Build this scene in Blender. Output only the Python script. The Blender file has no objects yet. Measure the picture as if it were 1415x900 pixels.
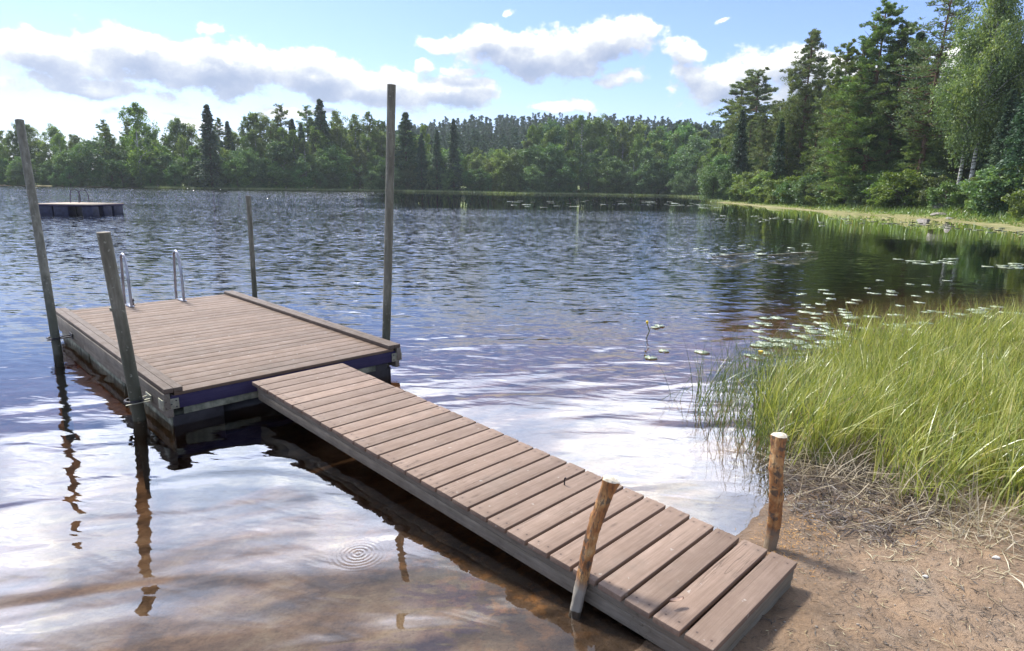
import bpy, bmesh, math
import numpy as np
from mathutils import Vector, Matrix
from math import radians as rad
SC = bpy.context.scene; COL = SC.collection
RNG = np.random.default_rng(7)
PI = math.pi
# ------------------------------------------------------------ camera
F, PITCH, ROLL, HC = 868.11, .2199, .0183, 1.88
cp, sp, cr, sr = math.cos(PITCH), math.sin(PITCH), math.cos(ROLL), math.sin(ROLL)
def ray(u, v):
    a = (u-707.5)/F; b = (450-v)/F
    x = a*cr-b*sr; zc = a*sr+b*cr
    return np.array([x, cp+zc*sp, -sp+zc*cp])
def gp(u, v, z=0.):                       # where the sight line through photo point (u,v) meets height z
    r = ray(u, v); t = (z-HC)/r[2]; return np.array([r[0]*t, r[1]*t])
def aty(u, v, y):
    r = ray(u, v); t = y/r[1]; return np.array([r[0]*t, y, HC+r[2]*t])
def proj(x, y, z):
    z = z-HC; yc = y*cp-z*sp; zc = y*sp+z*cp; a = x*cr+zc*sr; b = -x*sr+zc*cr
    return 707.5+F*a/yc, 450-F*b/yc
cam_d = bpy.data.cameras.new('camera'); cam = bpy.data.objects.new('camera', cam_d); COL.objects.link(cam)
up = Vector((0, sp, cp)); fw = Vector((0, cp, -sp)); X0 = Vector((1, 0, 0))
cx = X0*cr+up*sr; cy = -X0*sr+up*cr
M = Matrix.Identity(4)
for i in range(3): M[i][0] = cx[i]; M[i][1] = cy[i]; M[i][2] = -fw[i]
M[2][3] = HC
cam.matrix_world = M
cam_d.sensor_width = 36; cam_d.lens = F/1415*36; cam_d.clip_start = .05; cam_d.clip_end = 6000
SC.camera = cam
# ------------------------------------------------------------ node helper
class NT:
    def __init__(s, tree): s.t = tree; s.n = tree.nodes; s.l = tree.links
    def new(s, typ, ins=None, **kw):
        n = s.n.new(typ)
        for k, v in kw.items(): setattr(n, k, v)
        for k, v in (ins or {}).items(): s.set(n.inputs[k], v)
        return n
    def set(s, sock, v):
        if isinstance(v, bpy.types.NodeSocket): s.l.new(v, sock)
        elif v is not None: sock.default_value = v
    def m(s, op, a, b=None, c=None, clamp=False):
        n = s.new('ShaderNodeMath', operation=op, use_clamp=clamp)
        for i, v in enumerate((a, b, c)):
            if v is not None: s.set(n.inputs[i], v)
        return n.outputs[0]
    def vm(s, op, a, b=None, scale=None):
        n = s.new('ShaderNodeVectorMath', operation=op)
        s.set(n.inputs[0], a)
        if b is not None: s.set(n.inputs[1], b)
        if scale is not None: s.set(n.inputs['Scale'], scale)
        return n.outputs['Value'] if op in ('LENGTH', 'DOT_PRODUCT', 'DISTANCE') else n.outputs[0]
    def mix(s, f, a, b, blend='MIX'):
        n = s.new('ShaderNodeMix', data_type='RGBA', blend_type=blend)
        s.set(n.inputs[0], f); s.set(n.inputs[6], a); s.set(n.inputs[7], b); return n.outputs[2]
    def noise(s, vec, scale, detail=3., rough=.5, dist=0., dims='3D', out=0):
        n = s.new('ShaderNodeTexNoise', noise_dimensions=dims)
        s.set(n.inputs['Vector'], vec); s.set(n.inputs['Scale'], scale); s.set(n.inputs['Detail'], detail)
        s.set(n.inputs['Roughness'], rough); s.set(n.inputs['Distortion'], dist); return n.outputs[out]
    def ramp(s, f, stops, interp='LINEAR'):
        n = s.new('ShaderNodeValToRGB'); cr_ = n.color_ramp; cr_.interpolation = interp
        while len(cr_.elements) < len(stops): cr_.elements.new(.5)
        for e, (p, c) in zip(cr_.elements, stops):
            e.position = p; e.color = (*c, 1) if len(c) == 3 else c
        s.set(n.inputs[0], f); return n.outputs[0]
    def mr(s, v, a, b, c=0., d=1., smooth=False):
        n = s.new('ShaderNodeMapRange', clamp=True, interpolation_type='SMOOTHSTEP' if smooth else 'LINEAR')
        for i, x in enumerate((v, a, b, c, d)): s.set(n.inputs[i], x)
        return n.outputs[0]
def mat(name):
    m = bpy.data.materials.new(name); m.use_nodes = True; m.node_tree.nodes.clear(); t = NT(m.node_tree)
    t.out = t.new('ShaderNodeOutputMaterial'); return m, t
def c3(*c): return (*c, 1.)
# ------------------------------------------------------------ object helpers
def mesh_np(name, V, Fa, smooth=False):
    V = np.asarray(V, dtype=np.float32); me = bpy.data.meshes.new(name)
    if isinstance(Fa, np.ndarray):
        k = Fa.shape[1]; n = len(Fa); loops = Fa.astype(np.int32).ravel()
        starts = np.arange(n, dtype=np.int32)*k
    else:
        n = len(Fa); loops = np.array([i for f in Fa for i in f], dtype=np.int32)
        starts = np.concatenate([[0], np.cumsum([len(f) for f in Fa])[:-1]]).astype(np.int32)
    me.vertices.add(len(V)); me.vertices.foreach_set('co', V.ravel())
    me.loops.add(len(loops)); me.loops.foreach_set('vertex_index', loops)
    me.polygons.add(n); me.polygons.foreach_set('loop_start', starts)
    if smooth: me.polygons.foreach_set('use_smooth', np.ones(n, dtype=bool))
    me.update(calc_edges=True); return me
def link(name, me, m=None, parent=None):
    o = bpy.data.objects.new(name, me); COL.objects.link(o)
    if m: me.materials.append(m)
    if parent: o.parent = parent
    return o
def tag(o, label=None, cat=None, group=None, kind=None):
    for k, v in (('label', label), ('category', cat), ('group', group), ('kind', kind)):
        if v: o[k] = v
    return o
def empty(name, loc=(0, 0, 0), mw=None):
    o = bpy.data.objects.new(name, None); COL.objects.link(o); o.empty_display_size = .2
    if mw is not None: o.matrix_world = mw
    else: o.location = loc
    return o
class MB:
    def __init__(s): s.V = []; s.F = []
    def box(s, a, b, jit=0., rz=0.):
        x0, y0, z0 = a; x1, y1, z1 = b; n = len(s.V)
        P = [(x0, y0, z0), (x1, y0, z0), (x1, y1, z0), (x0, y1, z0), (x0, y0, z1), (x1, y0, z1), (x1, y1, z1), (x0, y1, z1)]
        if rz:
            cx_, cy_ = (x0+x1)/2, (y0+y1)/2; c, q = math.cos(rz), math.sin(rz)
            P = [(cx_+(x-cx_)*c-(y-cy_)*q, cy_+(x-cx_)*q+(y-cy_)*c, z) for x, y, z in P]
        s.V += P
        s.F += [tuple(n+i for i in f) for f in ((0, 3, 2, 1), (4, 5, 6, 7), (0, 1, 5, 4), (1, 2, 6, 5), (2, 3, 7, 6), (3, 0, 4, 7))]
    def tube(s, pts, rad_, seg=12, cap=True):
        pts = [Vector(p) for p in pts]; R = rad_ if hasattr(rad_, '__len__') else [rad_]*len(pts); n0 = len(s.V)
        nrm = None
        for i, p in enumerate(pts):
            t = (pts[min(i+1, len(pts)-1)]-pts[max(i-1, 0)]).normalized()
            if nrm is None: nrm = t.orthogonal().normalized()
            nrm = (nrm-t*nrm.dot(t)).normalized(); bn = t.cross(nrm)
            for k in range(seg):
                a = 2*PI*k/seg; s.V.append(tuple(p+(nrm*math.cos(a)+bn*math.sin(a))*R[i]))
        for i in range(len(pts)-1):
            for k in range(seg):
                a = n0+i*seg+k; b = n0+i*seg+(k+1) % seg
                s.F.append((a, b, b+seg, a+seg))
        if cap:
            s.F.append(tuple(n0+k for k in range(seg))[::-1]); e = n0+(len(pts)-1)*seg
            s.F.append(tuple(e+k for k in range(seg)))
    def build(s, name, m, parent=None, bevel=0., smooth=False):
        me = mesh_np(name, s.V, s.F)
        if bevel:
            bm = bmesh.new(); bm.from_mesh(me)
            es = [e for e in bm.edges if len(e.link_faces) == 2 and e.calc_face_angle(0) > .8]
            bmesh.ops.bevel(bm, geom=es, offset=bevel, segments=2, affect='EDGES', profile=.6)
            bm.to_mesh(me); bm.free()
        if smooth:
            me.polygons.foreach_set('use_smooth', np.ones(len(me.polygons), dtype=bool))
            me.set_sharp_from_angle(angle=.7)
        return link(name, me, m, parent)
def vnoise(x, y, seed=0):                 # value noise for the terrain
    xi = np.floor(x).astype(np.int64); yi = np.floor(y).astype(np.int64); fx = x-xi; fy = y-yi
    fx = fx*fx*(3-2*fx); fy = fy*fy*(3-2*fy)
    def h(a, b):
        n = (a*374761393+b*668265263+seed*1442695041) & 0x7fffffff
        n = ((n ^ (n >> 13))*1274126177) & 0x7fffffff
        return ((n ^ (n >> 16)) & 0xffff)/65535.
    return (h(xi, yi)*(1-fx)+h(xi+1, yi)*fx)*(1-fy)+(h(xi, yi+1)*(1-fx)+h(xi+1, yi+1)*fx)*fy-.5
# ------------------------------------------------------------ materials
def wood_mat(name, dark, mid, light, grain=(3., 60., 60.), crack=.5, rough=.75, knots=True, var=.25, screws=None):
    m, t = mat(name)
    geo = t.new('ShaderNodeNewGeometry'); rnd = geo.outputs['Random Per Island']
    tc = t.new('ShaderNodeTexCoord').outputs['Object']
    off = t.vm('SCALE', t.new('ShaderNodeCombineXYZ', {0: rnd, 1: t.m('MULTIPLY', rnd, 7.3), 2: t.m('MULTIPLY', rnd, 3.1)}).outputs[0], scale=40.)
    p = t.vm('ADD', tc, off)
    g = t.vm('MULTIPLY', p, grain)
    n1 = t.noise(g, 1., 5., .65, .3)
    n2 = t.noise(t.vm('MULTIPLY', p, (.9, 5., 5.)), 1.2, 3., .6)
    n3 = t.noise(p, 9., 4., .7)
    fine = t.noise(t.vm('MULTIPLY', p, (grain[0]*2.5, grain[1]*3.5, grain[2]*3.5)), 1., 3., .7)
    f = t.m('ADD', t.m('MULTIPLY', n1, .42), t.m('ADD', t.m('MULTIPLY', n2, .33), t.m('MULTIPLY', fine, .25)))
    col = t.ramp(f, [(.30, dark), (.47, mid), (.66, light)])
    col = t.mix(t.mr(n3, .35, .75, 0., .35), col, c3(*[x*.75 for x in mid]))
    bri = t.m('ADD', 1.-var/2, t.m('MULTIPLY', t.m('FRACT', t.m('MULTIPLY', rnd, 57.3)), var))
    col = t.mix(1., col, t.new('ShaderNodeCombineXYZ', {0: bri, 1: bri, 2: t.m('MULTIPLY', bri, .985)}).outputs[0], 'MULTIPLY')
    # long dry cracks
    ck = t.noise(t.vm('MULTIPLY', p, (1.1, 26., 26.)), 1., 2., .5, .6)
    ckm = t.mr(t.m('ABSOLUTE', t.m('SUBTRACT', ck, .5)), .0, .012, 1., 0.)
    ckz = t.mr(t.noise(t.vm('MULTIPLY', p, (1.7, 7., 7.)), 1., 1.), .52, .62)
    ckf = t.m('MULTIPLY', t.m('MULTIPLY', ckm, ckz), crack)
    col = t.mix(ckf, col, c3(*[x*.35 for x in dark]))
    if knots:
        vo = t.new('ShaderNodeTexVoronoi', {'Vector': t.vm('MULTIPLY', p, (2.6, 9., .01)), 'Scale': 1.}, voronoi_dimensions='3D')
        kn = t.mr(vo.outputs['Distance'], .05, .11, 1., 0.)
        col = t.mix(t.m('MULTIPLY', kn, .45), col, c3(*[x*.6 for x in dark]))
    if screws:
        sp_ = t.new('ShaderNodeSeparateXYZ', {0: tc}); fy = t.m('SUBTRACT', t.m('ABSOLUTE', t.m('SUBTRACT', t.m('FRACT', t.m('DIVIDE', sp_.outputs[1], screws[0])), .5)), .22)
        dx = t.m('SUBTRACT', t.m('ABSOLUTE', t.m('SUBTRACT', sp_.outputs[0], screws[1]/2)), screws[1]/2-.042)
        dd = t.m('ADD', t.m('POWER', t.m('ABSOLUTE', t.m('MULTIPLY', fy, screws[0])), 2.), t.m('POWER', t.m('ABSOLUTE', dx), 2.))
        col = t.mix(t.mr(dd, .00001, .00005, .85, 0.), col, c3(.05, .035, .03)); col = t.mix(t.mr(dd, .00004, .0006, .25, 0.), col, c3(.10, .06, .045))
        big = t.noise(tc, 2.2, 5., .7); col = t.mix(t.mr(big, .55, .72, 0., .35), col, c3(.10, .09, .075)); col = t.mix(t.mr(t.noise(tc, 26., 2., .5), .70, .74, 0., .5), col, c3(.42, .40, .36))
    h = t.m('SUBTRACT', t.m('ADD', t.m('MULTIPLY', n1, .5), t.m('MULTIPLY', fine, .5)), t.m('MULTIPLY', ckf, 1.5))
    b = t.new('ShaderNodeBump', {'Height': h, 'Distance': .0025, 'Strength': .8})
    s = t.new('ShaderNodeBsdfPrincipled', {'Base Color': col, 'Roughness': t.mr(n3, .3, .7, rough-.08, rough+.1), 'Normal': b.outputs[0]})
    s.inputs['Specular IOR Level'].default_value = .35
    t.l.new(s.outputs[0], t.out.inputs[0]); return m
def simple_mat(name, a, b, scale=8., rough=.6, metal=0., bump=.003, detail=5., stretch=(1, 1, 1), spec=.4):
    m, t = mat(name); tc = t.new('ShaderNodeTexCoord').outputs['Object']
    p = t.vm('MULTIPLY', tc, stretch); n = t.noise(p, scale, detail, .65)
    col = t.ramp(n, [(.35, a), (.65, b)])
    bp = t.new('ShaderNodeBump', {'Height': n, 'Distance': bump, 'Strength': .8})
    s = t.new('ShaderNodeBsdfPrincipled', {'Base Color': col, 'Roughness': rough, 'Metallic': metal, 'Normal': bp.outputs[0]})
    s.inputs['Specular IOR Level'].default_value = spec
    t.l.new(s.outputs[0], t.out.inputs[0]); return m
def leaf_mat(name, stops, trans=.35, pos_scale=.25, rough=.6, objvar=.25):
    m, t = mat(name); geo = t.new('ShaderNodeNewGeometry'); rnd = geo.outputs['Random Per Island']
    oi = t.new('ShaderNodeObjectInfo'); tc = t.new('ShaderNodeTexCoord').outputs['Object']
    n = t.noise(tc, pos_scale*4, 2., .5)
    f = t.m('ADD', t.m('MULTIPLY', rnd, .45), t.m('MULTIPLY', t.mr(n, .3, .7), .55))
    col = t.ramp(f, stops)
    hs = t.new('ShaderNodeHueSaturation', {'Color': col, 'Hue': t.m('ADD', .5-.018, t.m('MULTIPLY', oi.outputs['Random'], .036)),
               'Saturation': t.m('ADD', .85, t.m('MULTIPLY', t.m('FRACT', t.m('MULTIPLY', oi.outputs['Random'], 13.)), .25)),
               'Value': t.m('ADD', 1-objvar, t.m('MULTIPLY', t.m('FRACT', t.m('MULTIPLY', oi.outputs['Random'], 7.7)), 2*objvar))})
    d = t.new('ShaderNodeBsdfDiffuse', {'Color': hs.outputs[0]})
    tr = t.new('ShaderNodeBsdfTranslucent', {'Color': t.mix(1., hs.outputs[0], c3(1.25, 1.3, .7), 'MULTIPLY')})
    mx = t.new('ShaderNodeMixShader', {0: trans}); t.l.new(d.outputs[0], mx.inputs[1]); t.l.new(tr.outputs[0], mx.inputs[2])
    g = t.new('ShaderNodeBsdfGlossy', {'Roughness': rough*.8, 'Color': c3(.9, .95, 1.)})
    m2 = t.new('ShaderNodeMixShader', {0: .045}); t.l.new(mx.outputs[0], m2.inputs[1]); t.l.new(g.outputs[0], m2.inputs[2])
    t.l.new(m2.outputs[0], t.out.inputs[0]); return m
M_deck = wood_mat('deck wood', (0.089, 0.057, 0.040), (0.157, 0.106, 0.076), (0.220, 0.154, 0.117), screws=(.1423, 2.006), var=.32)
M_gang = wood_mat('gangway wood', (0.121, 0.078, 0.057), (0.209, 0.143, 0.107), (0.292, 0.209, 0.161), screws=(.1418, .827), var=.32)
M_beam = wood_mat('grey weathered beam', (.10, .085, .065), (.20, .17, .135), (.32, .28, .23), grain=(50., 3., 50.), knots=False)
M_beamx = wood_mat('grey weathered end board', (.10, .09, .065), (.20, .175, .135), (.32, .29, .23), knots=False)
M_rail = wood_mat('rail wood', (0.077, 0.054, 0.041), (0.129, 0.095, 0.075), (0.180, 0.139, 0.113), grain=(60., 3., 60.), knots=False)
M_fascia = wood_mat('shade-tinted navy beam', (.018, .014, .045), (.035, .027, .085), (.07, .055, .12), knots=False, crack=.2)  # weathered wood, with the navy cast of its shade put into the colour
M_float = simple_mat('algae float', (.10, .11, .08), (.32, .33, .25), 14., .85)
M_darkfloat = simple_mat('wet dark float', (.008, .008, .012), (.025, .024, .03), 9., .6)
M_plate = simple_mat('galvanised plate', (.20, .20, .16), (.36, .36, .28), 20., .55, .5)
M_iron = simple_mat('dark iron', (.02, .02, .025), (.06, .055, .06), 25., .55, .6)
M_steel = simple_mat('ladder tube', (.25, .25, .28), (.42, .42, .46), 12., .38, .85, .0005)
M_dsteel = simple_mat('dull raft ladder tube', (.02, .02, .022), (.05, .05, .055), 12., .6, .0, .0005)
def pole_mat():
    m, t = mat('weathered pole'); tc = t.new('ShaderNodeNewGeometry').outputs['Position']
    z = t.new('ShaderNodeSeparateXYZ', {0: tc}).outputs[2]
    n = t.noise(t.vm('MULTIPLY', tc, (1, 1, .18)), 22., 5., .65); n2 = t.noise(tc, 5., 4., .6)
    col = t.ramp(n, [(.3, (.085, .08, .06)), (.5, (.15, .145, .11)), (.7, (.24, .235, .19))])
    alg = t.mr(t.m('ADD', z, t.m('MULTIPLY', n2, .5)), .75, 1.15, 1., 0.)
    col = t.mix(t.m('MULTIPLY', alg, .75), col, c3(.045, .05, .03))
    lich = t.mr(t.noise(tc, 38., 2.), .66, .72); col = t.mix(t.m('MULTIPLY', lich, .5), col, c3(.42, .43, .36))
    b = t.new('ShaderNodeBump', {'Height': n, 'Distance': .004, 'Strength': .7})
    s = t.new('ShaderNodeBsdfPrincipled', {'Base Color': col, 'Roughness': .7, 'Normal': b.outputs[0]})
    t.l.new(s.outputs[0], t.out.inputs[0]); return m
M_pole = pole_mat()
def stake_mat(name, lo, z0, z1):
    m, t = mat(name); tc = t.new('ShaderNodeNewGeometry').outputs['Position']
    z = t.new('ShaderNodeSeparateXYZ', {0: tc}).outputs[2]
    n = t.noise(t.vm('MULTIPLY', tc, (1, 1, .25)), 45., 5., .7); n2 = t.noise(tc, 14., 3., .6)
    col = t.ramp(n2, [(.33, (.12, .05, .02)), (.46, (.30, .12, .035)), (.6, (.42, .22, .08)), (.72, (.52, .36, .18))])
    col = t.mix(t.mr(n, .5, .66, 0., .75), col, c3(.10, .055, .03)); col = t.mix(t.mr(t.noise(tc, 22., 3., .6), .56, .6, 0., .8), col, c3(.07, .055, .04)); col = t.mix(t.mr(t.noise(t.vm('MULTIPLY', tc, (1, 1, .1)), 130., 2.), .60, .66, 0., .7), col, c3(.04, .022, .015))
    g = t.mr(t.m('ADD', z, t.m('MULTIPLY', n2, .12)), z0, z1, 1., 0.)
    col = t.mix(g, col, t.mix(n, c3(*lo), c3(*[x*1.9 for x in lo])))
    b = t.new('ShaderNodeBump', {'Height': n, 'Distance': .004, 'Strength': 1.})
    s = t.new('ShaderNodeBsdfPrincipled', {'Base Color': col, 'Roughness': .7, 'Normal': b.outputs[0]})
    t.l.new(s.outputs[0], t.out.inputs[0]); return m
M_cut = simple_mat('split pale end grain', (.42, .36, .27), (.66, .60, .5), 60., .85, 0, .006)
M_bark = simple_mat('grey brown bark', (.06, .045, .035), (.17, .13, .10), 6., .9, 0, .03, stretch=(1, 1, .3))
M_pinebark = simple_mat('pine bark', (.10, .06, .04), (.24, .14, .09), 5., .9, 0, .03, stretch=(1, 1, .3))
def birch_bark():
    m, t = mat('birch bark'); tc = t.new('ShaderNodeTexCoord').outputs['Object']
    n = t.noise(t.vm('MULTIPLY', tc, (1, 1, 3.5)), 2.2, 4., .6)
    col = t.ramp(n, [(.42, (.05, .045, .04)), (.47, (.35, .33, .29)), (.56, (.62, .60, .55))])
    s = t.new('ShaderNodeBsdfPrincipled', {'Base Color': col, 'Roughness': .8}); t.l.new(s.outputs[0], t.out.inputs[0]); return m
M_birch = birch_bark()
M_spruceL = leaf_mat('spruce needles', [(.1, (0.028, 0.069, 0.034)), (.5, (0.062, 0.127, 0.053)), (.9, (0.127, 0.208, 0.078))], .2)
M_pineL = leaf_mat('pine needles', [(.1, (0.074, 0.116, 0.038)), (.5, (0.146, 0.211, 0.060)), (.9, (0.279, 0.305, 0.095))], .25)
M_birchL = leaf_mat('birch leaves', [(.1, (0.068, 0.124, 0.026)), (.5, (0.143, 0.214, 0.043)), (.9, (0.284, 0.345, 0.083))], .4)
M_alderL = leaf_mat('alder leaves', [(.1, (0.044, 0.108, 0.035)), (.5, (0.105, 0.199, 0.056)), (.9, (0.213, 0.312, 0.091))], .32)
M_lightL = leaf_mat('pale willow leaves', [(.1, (0.089, 0.144, 0.031)), (.5, (0.178, 0.245, 0.057)), (.9, (0.296, 0.359, 0.108))], .4)
M_shrubL = leaf_mat('shrub leaves', [(.1, (0.073, 0.129, 0.023)), (.5, (0.155, 0.230, 0.043)), (.9, (0.281, 0.345, 0.079))], .4)
M_hillL = leaf_mat('far conifer needles', [(.1, (0.028, 0.061, 0.032)), (.5, (0.060, 0.104, 0.047)), (.9, (0.101, 0.162, 0.064))], .2)
M_reed = leaf_mat('reed blades',  [(.06, (0.337, 0.233, 0.117)), (.15, (0.472, 0.382, 0.191)), (.20, (0.090, 0.127, 0.027)), (.42, (0.213, 0.276, 0.053)), (.62, (0.360, 0.392, 0.095)), (.82, (0.472, 0.466, 0.138)), (.97, (0.618, 0.551, 0.254))], .35, 2., .4, .02)
M_rush = leaf_mat('dark rushes', [(.1, (.05, .08, .02)), (.5, (.10, .15, .035)), (.9, (.2, .24, .07))], .3, 2., .4, .02)
M_straw = leaf_mat('dry straw', [(.1, (.20, .15, .09)), (.45, (.38, .31, .20)), (.9, (.56, .49, .36))], .15, 2., .6, .02)
M_twig = leaf_mat('dark plant litter', [(.1, (.035, .025, .018)), (.5, (.08, .055, .04)), (.9, (.16, .12, .085))], .05, 2., .6, .02)
M_shave = leaf_mat('orange needles', [(.1, (.22, .09, .03)), (.5, (.42, .18, .06)), (.9, (.55, .28, .11))], .1, 2., .6, .02)
M_rock = simple_mat('granite', (.12, .105, .09), (.32, .29, .26), 2.5, .85, 0, .05, 8.)
def pad_mat():
    m, t = mat('lily pad'); oi = t.new('ShaderNodeObjectInfo').outputs['Random']; n = t.noise(t.new('ShaderNodeTexCoord').outputs['Object'], 3., 4.)
    col = t.mix(t.m('ADD', t.m('MULTIPLY', oi, .6), t.m('MULTIPLY', n, .4)), c3(.16, .22, .10), c3(.36, .38, .2))
    s = t.new('ShaderNodeBsdfPrincipled', {'Base Color': col, 'Roughness': .28}); s.inputs['Specular IOR Level'].default_value = .9
    s.inputs['Coat Weight'].default_value = .2; s.inputs['Coat Roughness'].default_value = .2
    t.l.new(s.outputs[0], t.out.inputs[0]); return m
M_pad = pad_mat()
M_yellow = simple_mat('yellow petals', (.75, .48, .02), (.9, .62, .05), 10., .5)
M_stem = simple_mat('green stem', (.06, .07, .02), (.14, .15, .05), 10., .6)
M_leafdry = simple_mat('dry leaf', (.34, .22, .17), (.52, .38, .3), 40., .7)
# ------------------------------------------------------------ terrain
SHORE = np.array([(-8, -2.5), (-3.2, -.4), (-1.2, .75), (-.2, 1.5), (.48, 2.2), (.95, 2.72), (1.25, 3.05), (1.5, 3.4), (1.86, 4.0), (2.35, 4.5), (3.0, 5.2),
    (4.2, 6.3), (5.8, 7.6), (8.2, 9.6), (12, 12), (19, 14), (28, 18), (32, 24), (30, 29), (27.6, 34.2), (29.5, 40), (30.1, 46.5), (28.8, 54), (28.4, 70), (29.6, 91), (31, 104), (33.5, 112),
    (40, 122), (44, 140), (38, 158), (20, 159), (-2, 153), (-18, 156), (-30, 153), (-44, 141), (-56, 134), (-78, 131), (-105, 131), (-150, 126), (-220, 90), (-230, 20), (-120, -40), (-40, -20)], float)
def sdist(x, y):
    P = np.stack([x, y], -1); A = SHORE; B = np.roll(SHORE, -1, 0)
    best = np.full(x.shape, 1e9); inside = np.zeros(x.shape, bool)
    for a, b in zip(A, B):
        ab = b-a; t = np.clip(((P-a)@ab)/(ab@ab), 0, 1); q = P-(a+t[..., None]*ab)
        best = np.minimum(best, (q*q).sum(-1))
        c = ((a[1] > y) != (b[1] > y)) & (x < (b[0]-a[0])*(y-a[1])/(b[1]-a[1]+1e-12)+a[0]); inside ^= c
    d = np.sqrt(best); return np.where(inside, -d, d)
def height(x, y):
    x = np.asarray(x, float); y = np.asarray(y, float)
    wob = np.hypot(x, y)
    d = sdist(x, y)
    d = d+vnoise(x*2.1, y*2.1, 3)*.16*np.clip(4/np.maximum(wob, 1), 0, 1)+vnoise(x*.25, y*.25, 9)*np.clip(wob/40, 0, 1)*1.6
    near = np.clip(1-(wob-9)/10, 0, 1)
    land_n = .30*(1-np.exp(-np.maximum(d, 0)*.26))+.008*np.maximum(d, 0)
    land_f = .20*np.clip(d, 0, 4)/4+.07*np.clip(d-3, 0, 25)+.015*np.clip(d-20, 0, 60)
    left = np.clip((-x-20)/30, 0, 1)*np.clip((y-60)/40, 0, 1)
    land_f = land_f*(1-.75*left)
    land = land_n*near+land_f*(1-near)
    dd = np.maximum(-d, 0)
    bed = -(.10*dd+.02*np.minimum(dd, 5)**1.5); bed = np.maximum(bed, -3.)
    h = np.where(d > 0, land, bed)
    hill = 27*np.exp(-((x-30)/210)**2-((y-430)/140)**2)*np.clip((y-190)/120, 0, 1)
    hill += 12*np.exp(-((x-150)/90)**2-((y-190)/120)**2)*np.clip(d/60, 0, 1)
    h = h+np.where(d > 0, hill, 0)
    # mud roughness near the path
    amp = np.clip(1-wob/14, 0, 1)
    h = h+amp*(vnoise(x*3.1, y*3.1, 5)*.035+vnoise(x*8.3, y*8.3, 6)*.016+vnoise(x*21, y*21, 7)*.008)*np.where(d > .03, 1, .5)
    h = h+np.clip(wob/60, 0, 1)*np.where(d > 1, vnoise(x*.3, y*.3, 11)*.3, 0)
    return h
def gz(x, y): return float(height(np.array([x]), np.array([y]))[0])
rr = [.25]
while rr[-1] < 3200: rr.append(rr[-1]+max(.018, rr[-1]*.0085))
rr = np.array(rr)
th = np.concatenate([np.linspace(-PI, -rad(46), 60)[:-1], np.linspace(-rad(46), rad(46), 420), np.linspace(rad(46), PI, 60)[1:-1]])
TH, RR = np.meshgrid(th, rr); GX, GY = RR*np.sin(TH), RR*np.cos(TH)
GZ = height(GX, GY); nr, nt = GX.shape
V = np.stack([GX, GY, GZ], -1).reshape(-1, 3); V = np.vstack([V, [[0, 0, gz(0, 0)]]])
ii, jj = np.meshgrid(np.arange(nr-1), np.arange(nt), indexing='ij'); j2 = (jj+1) % nt
Fq = np.stack([ii*nt+jj, ii*nt+j2, (ii+1)*nt+j2, (ii+1)*nt+jj], -1).reshape(-1, 4)
Fq = Fq[:, ::-1]
fan = np.stack([np.full(nt, nr*nt), (np.arange(nt)+1) % nt, np.arange(nt), np.arange(nt)], -1)
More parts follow.
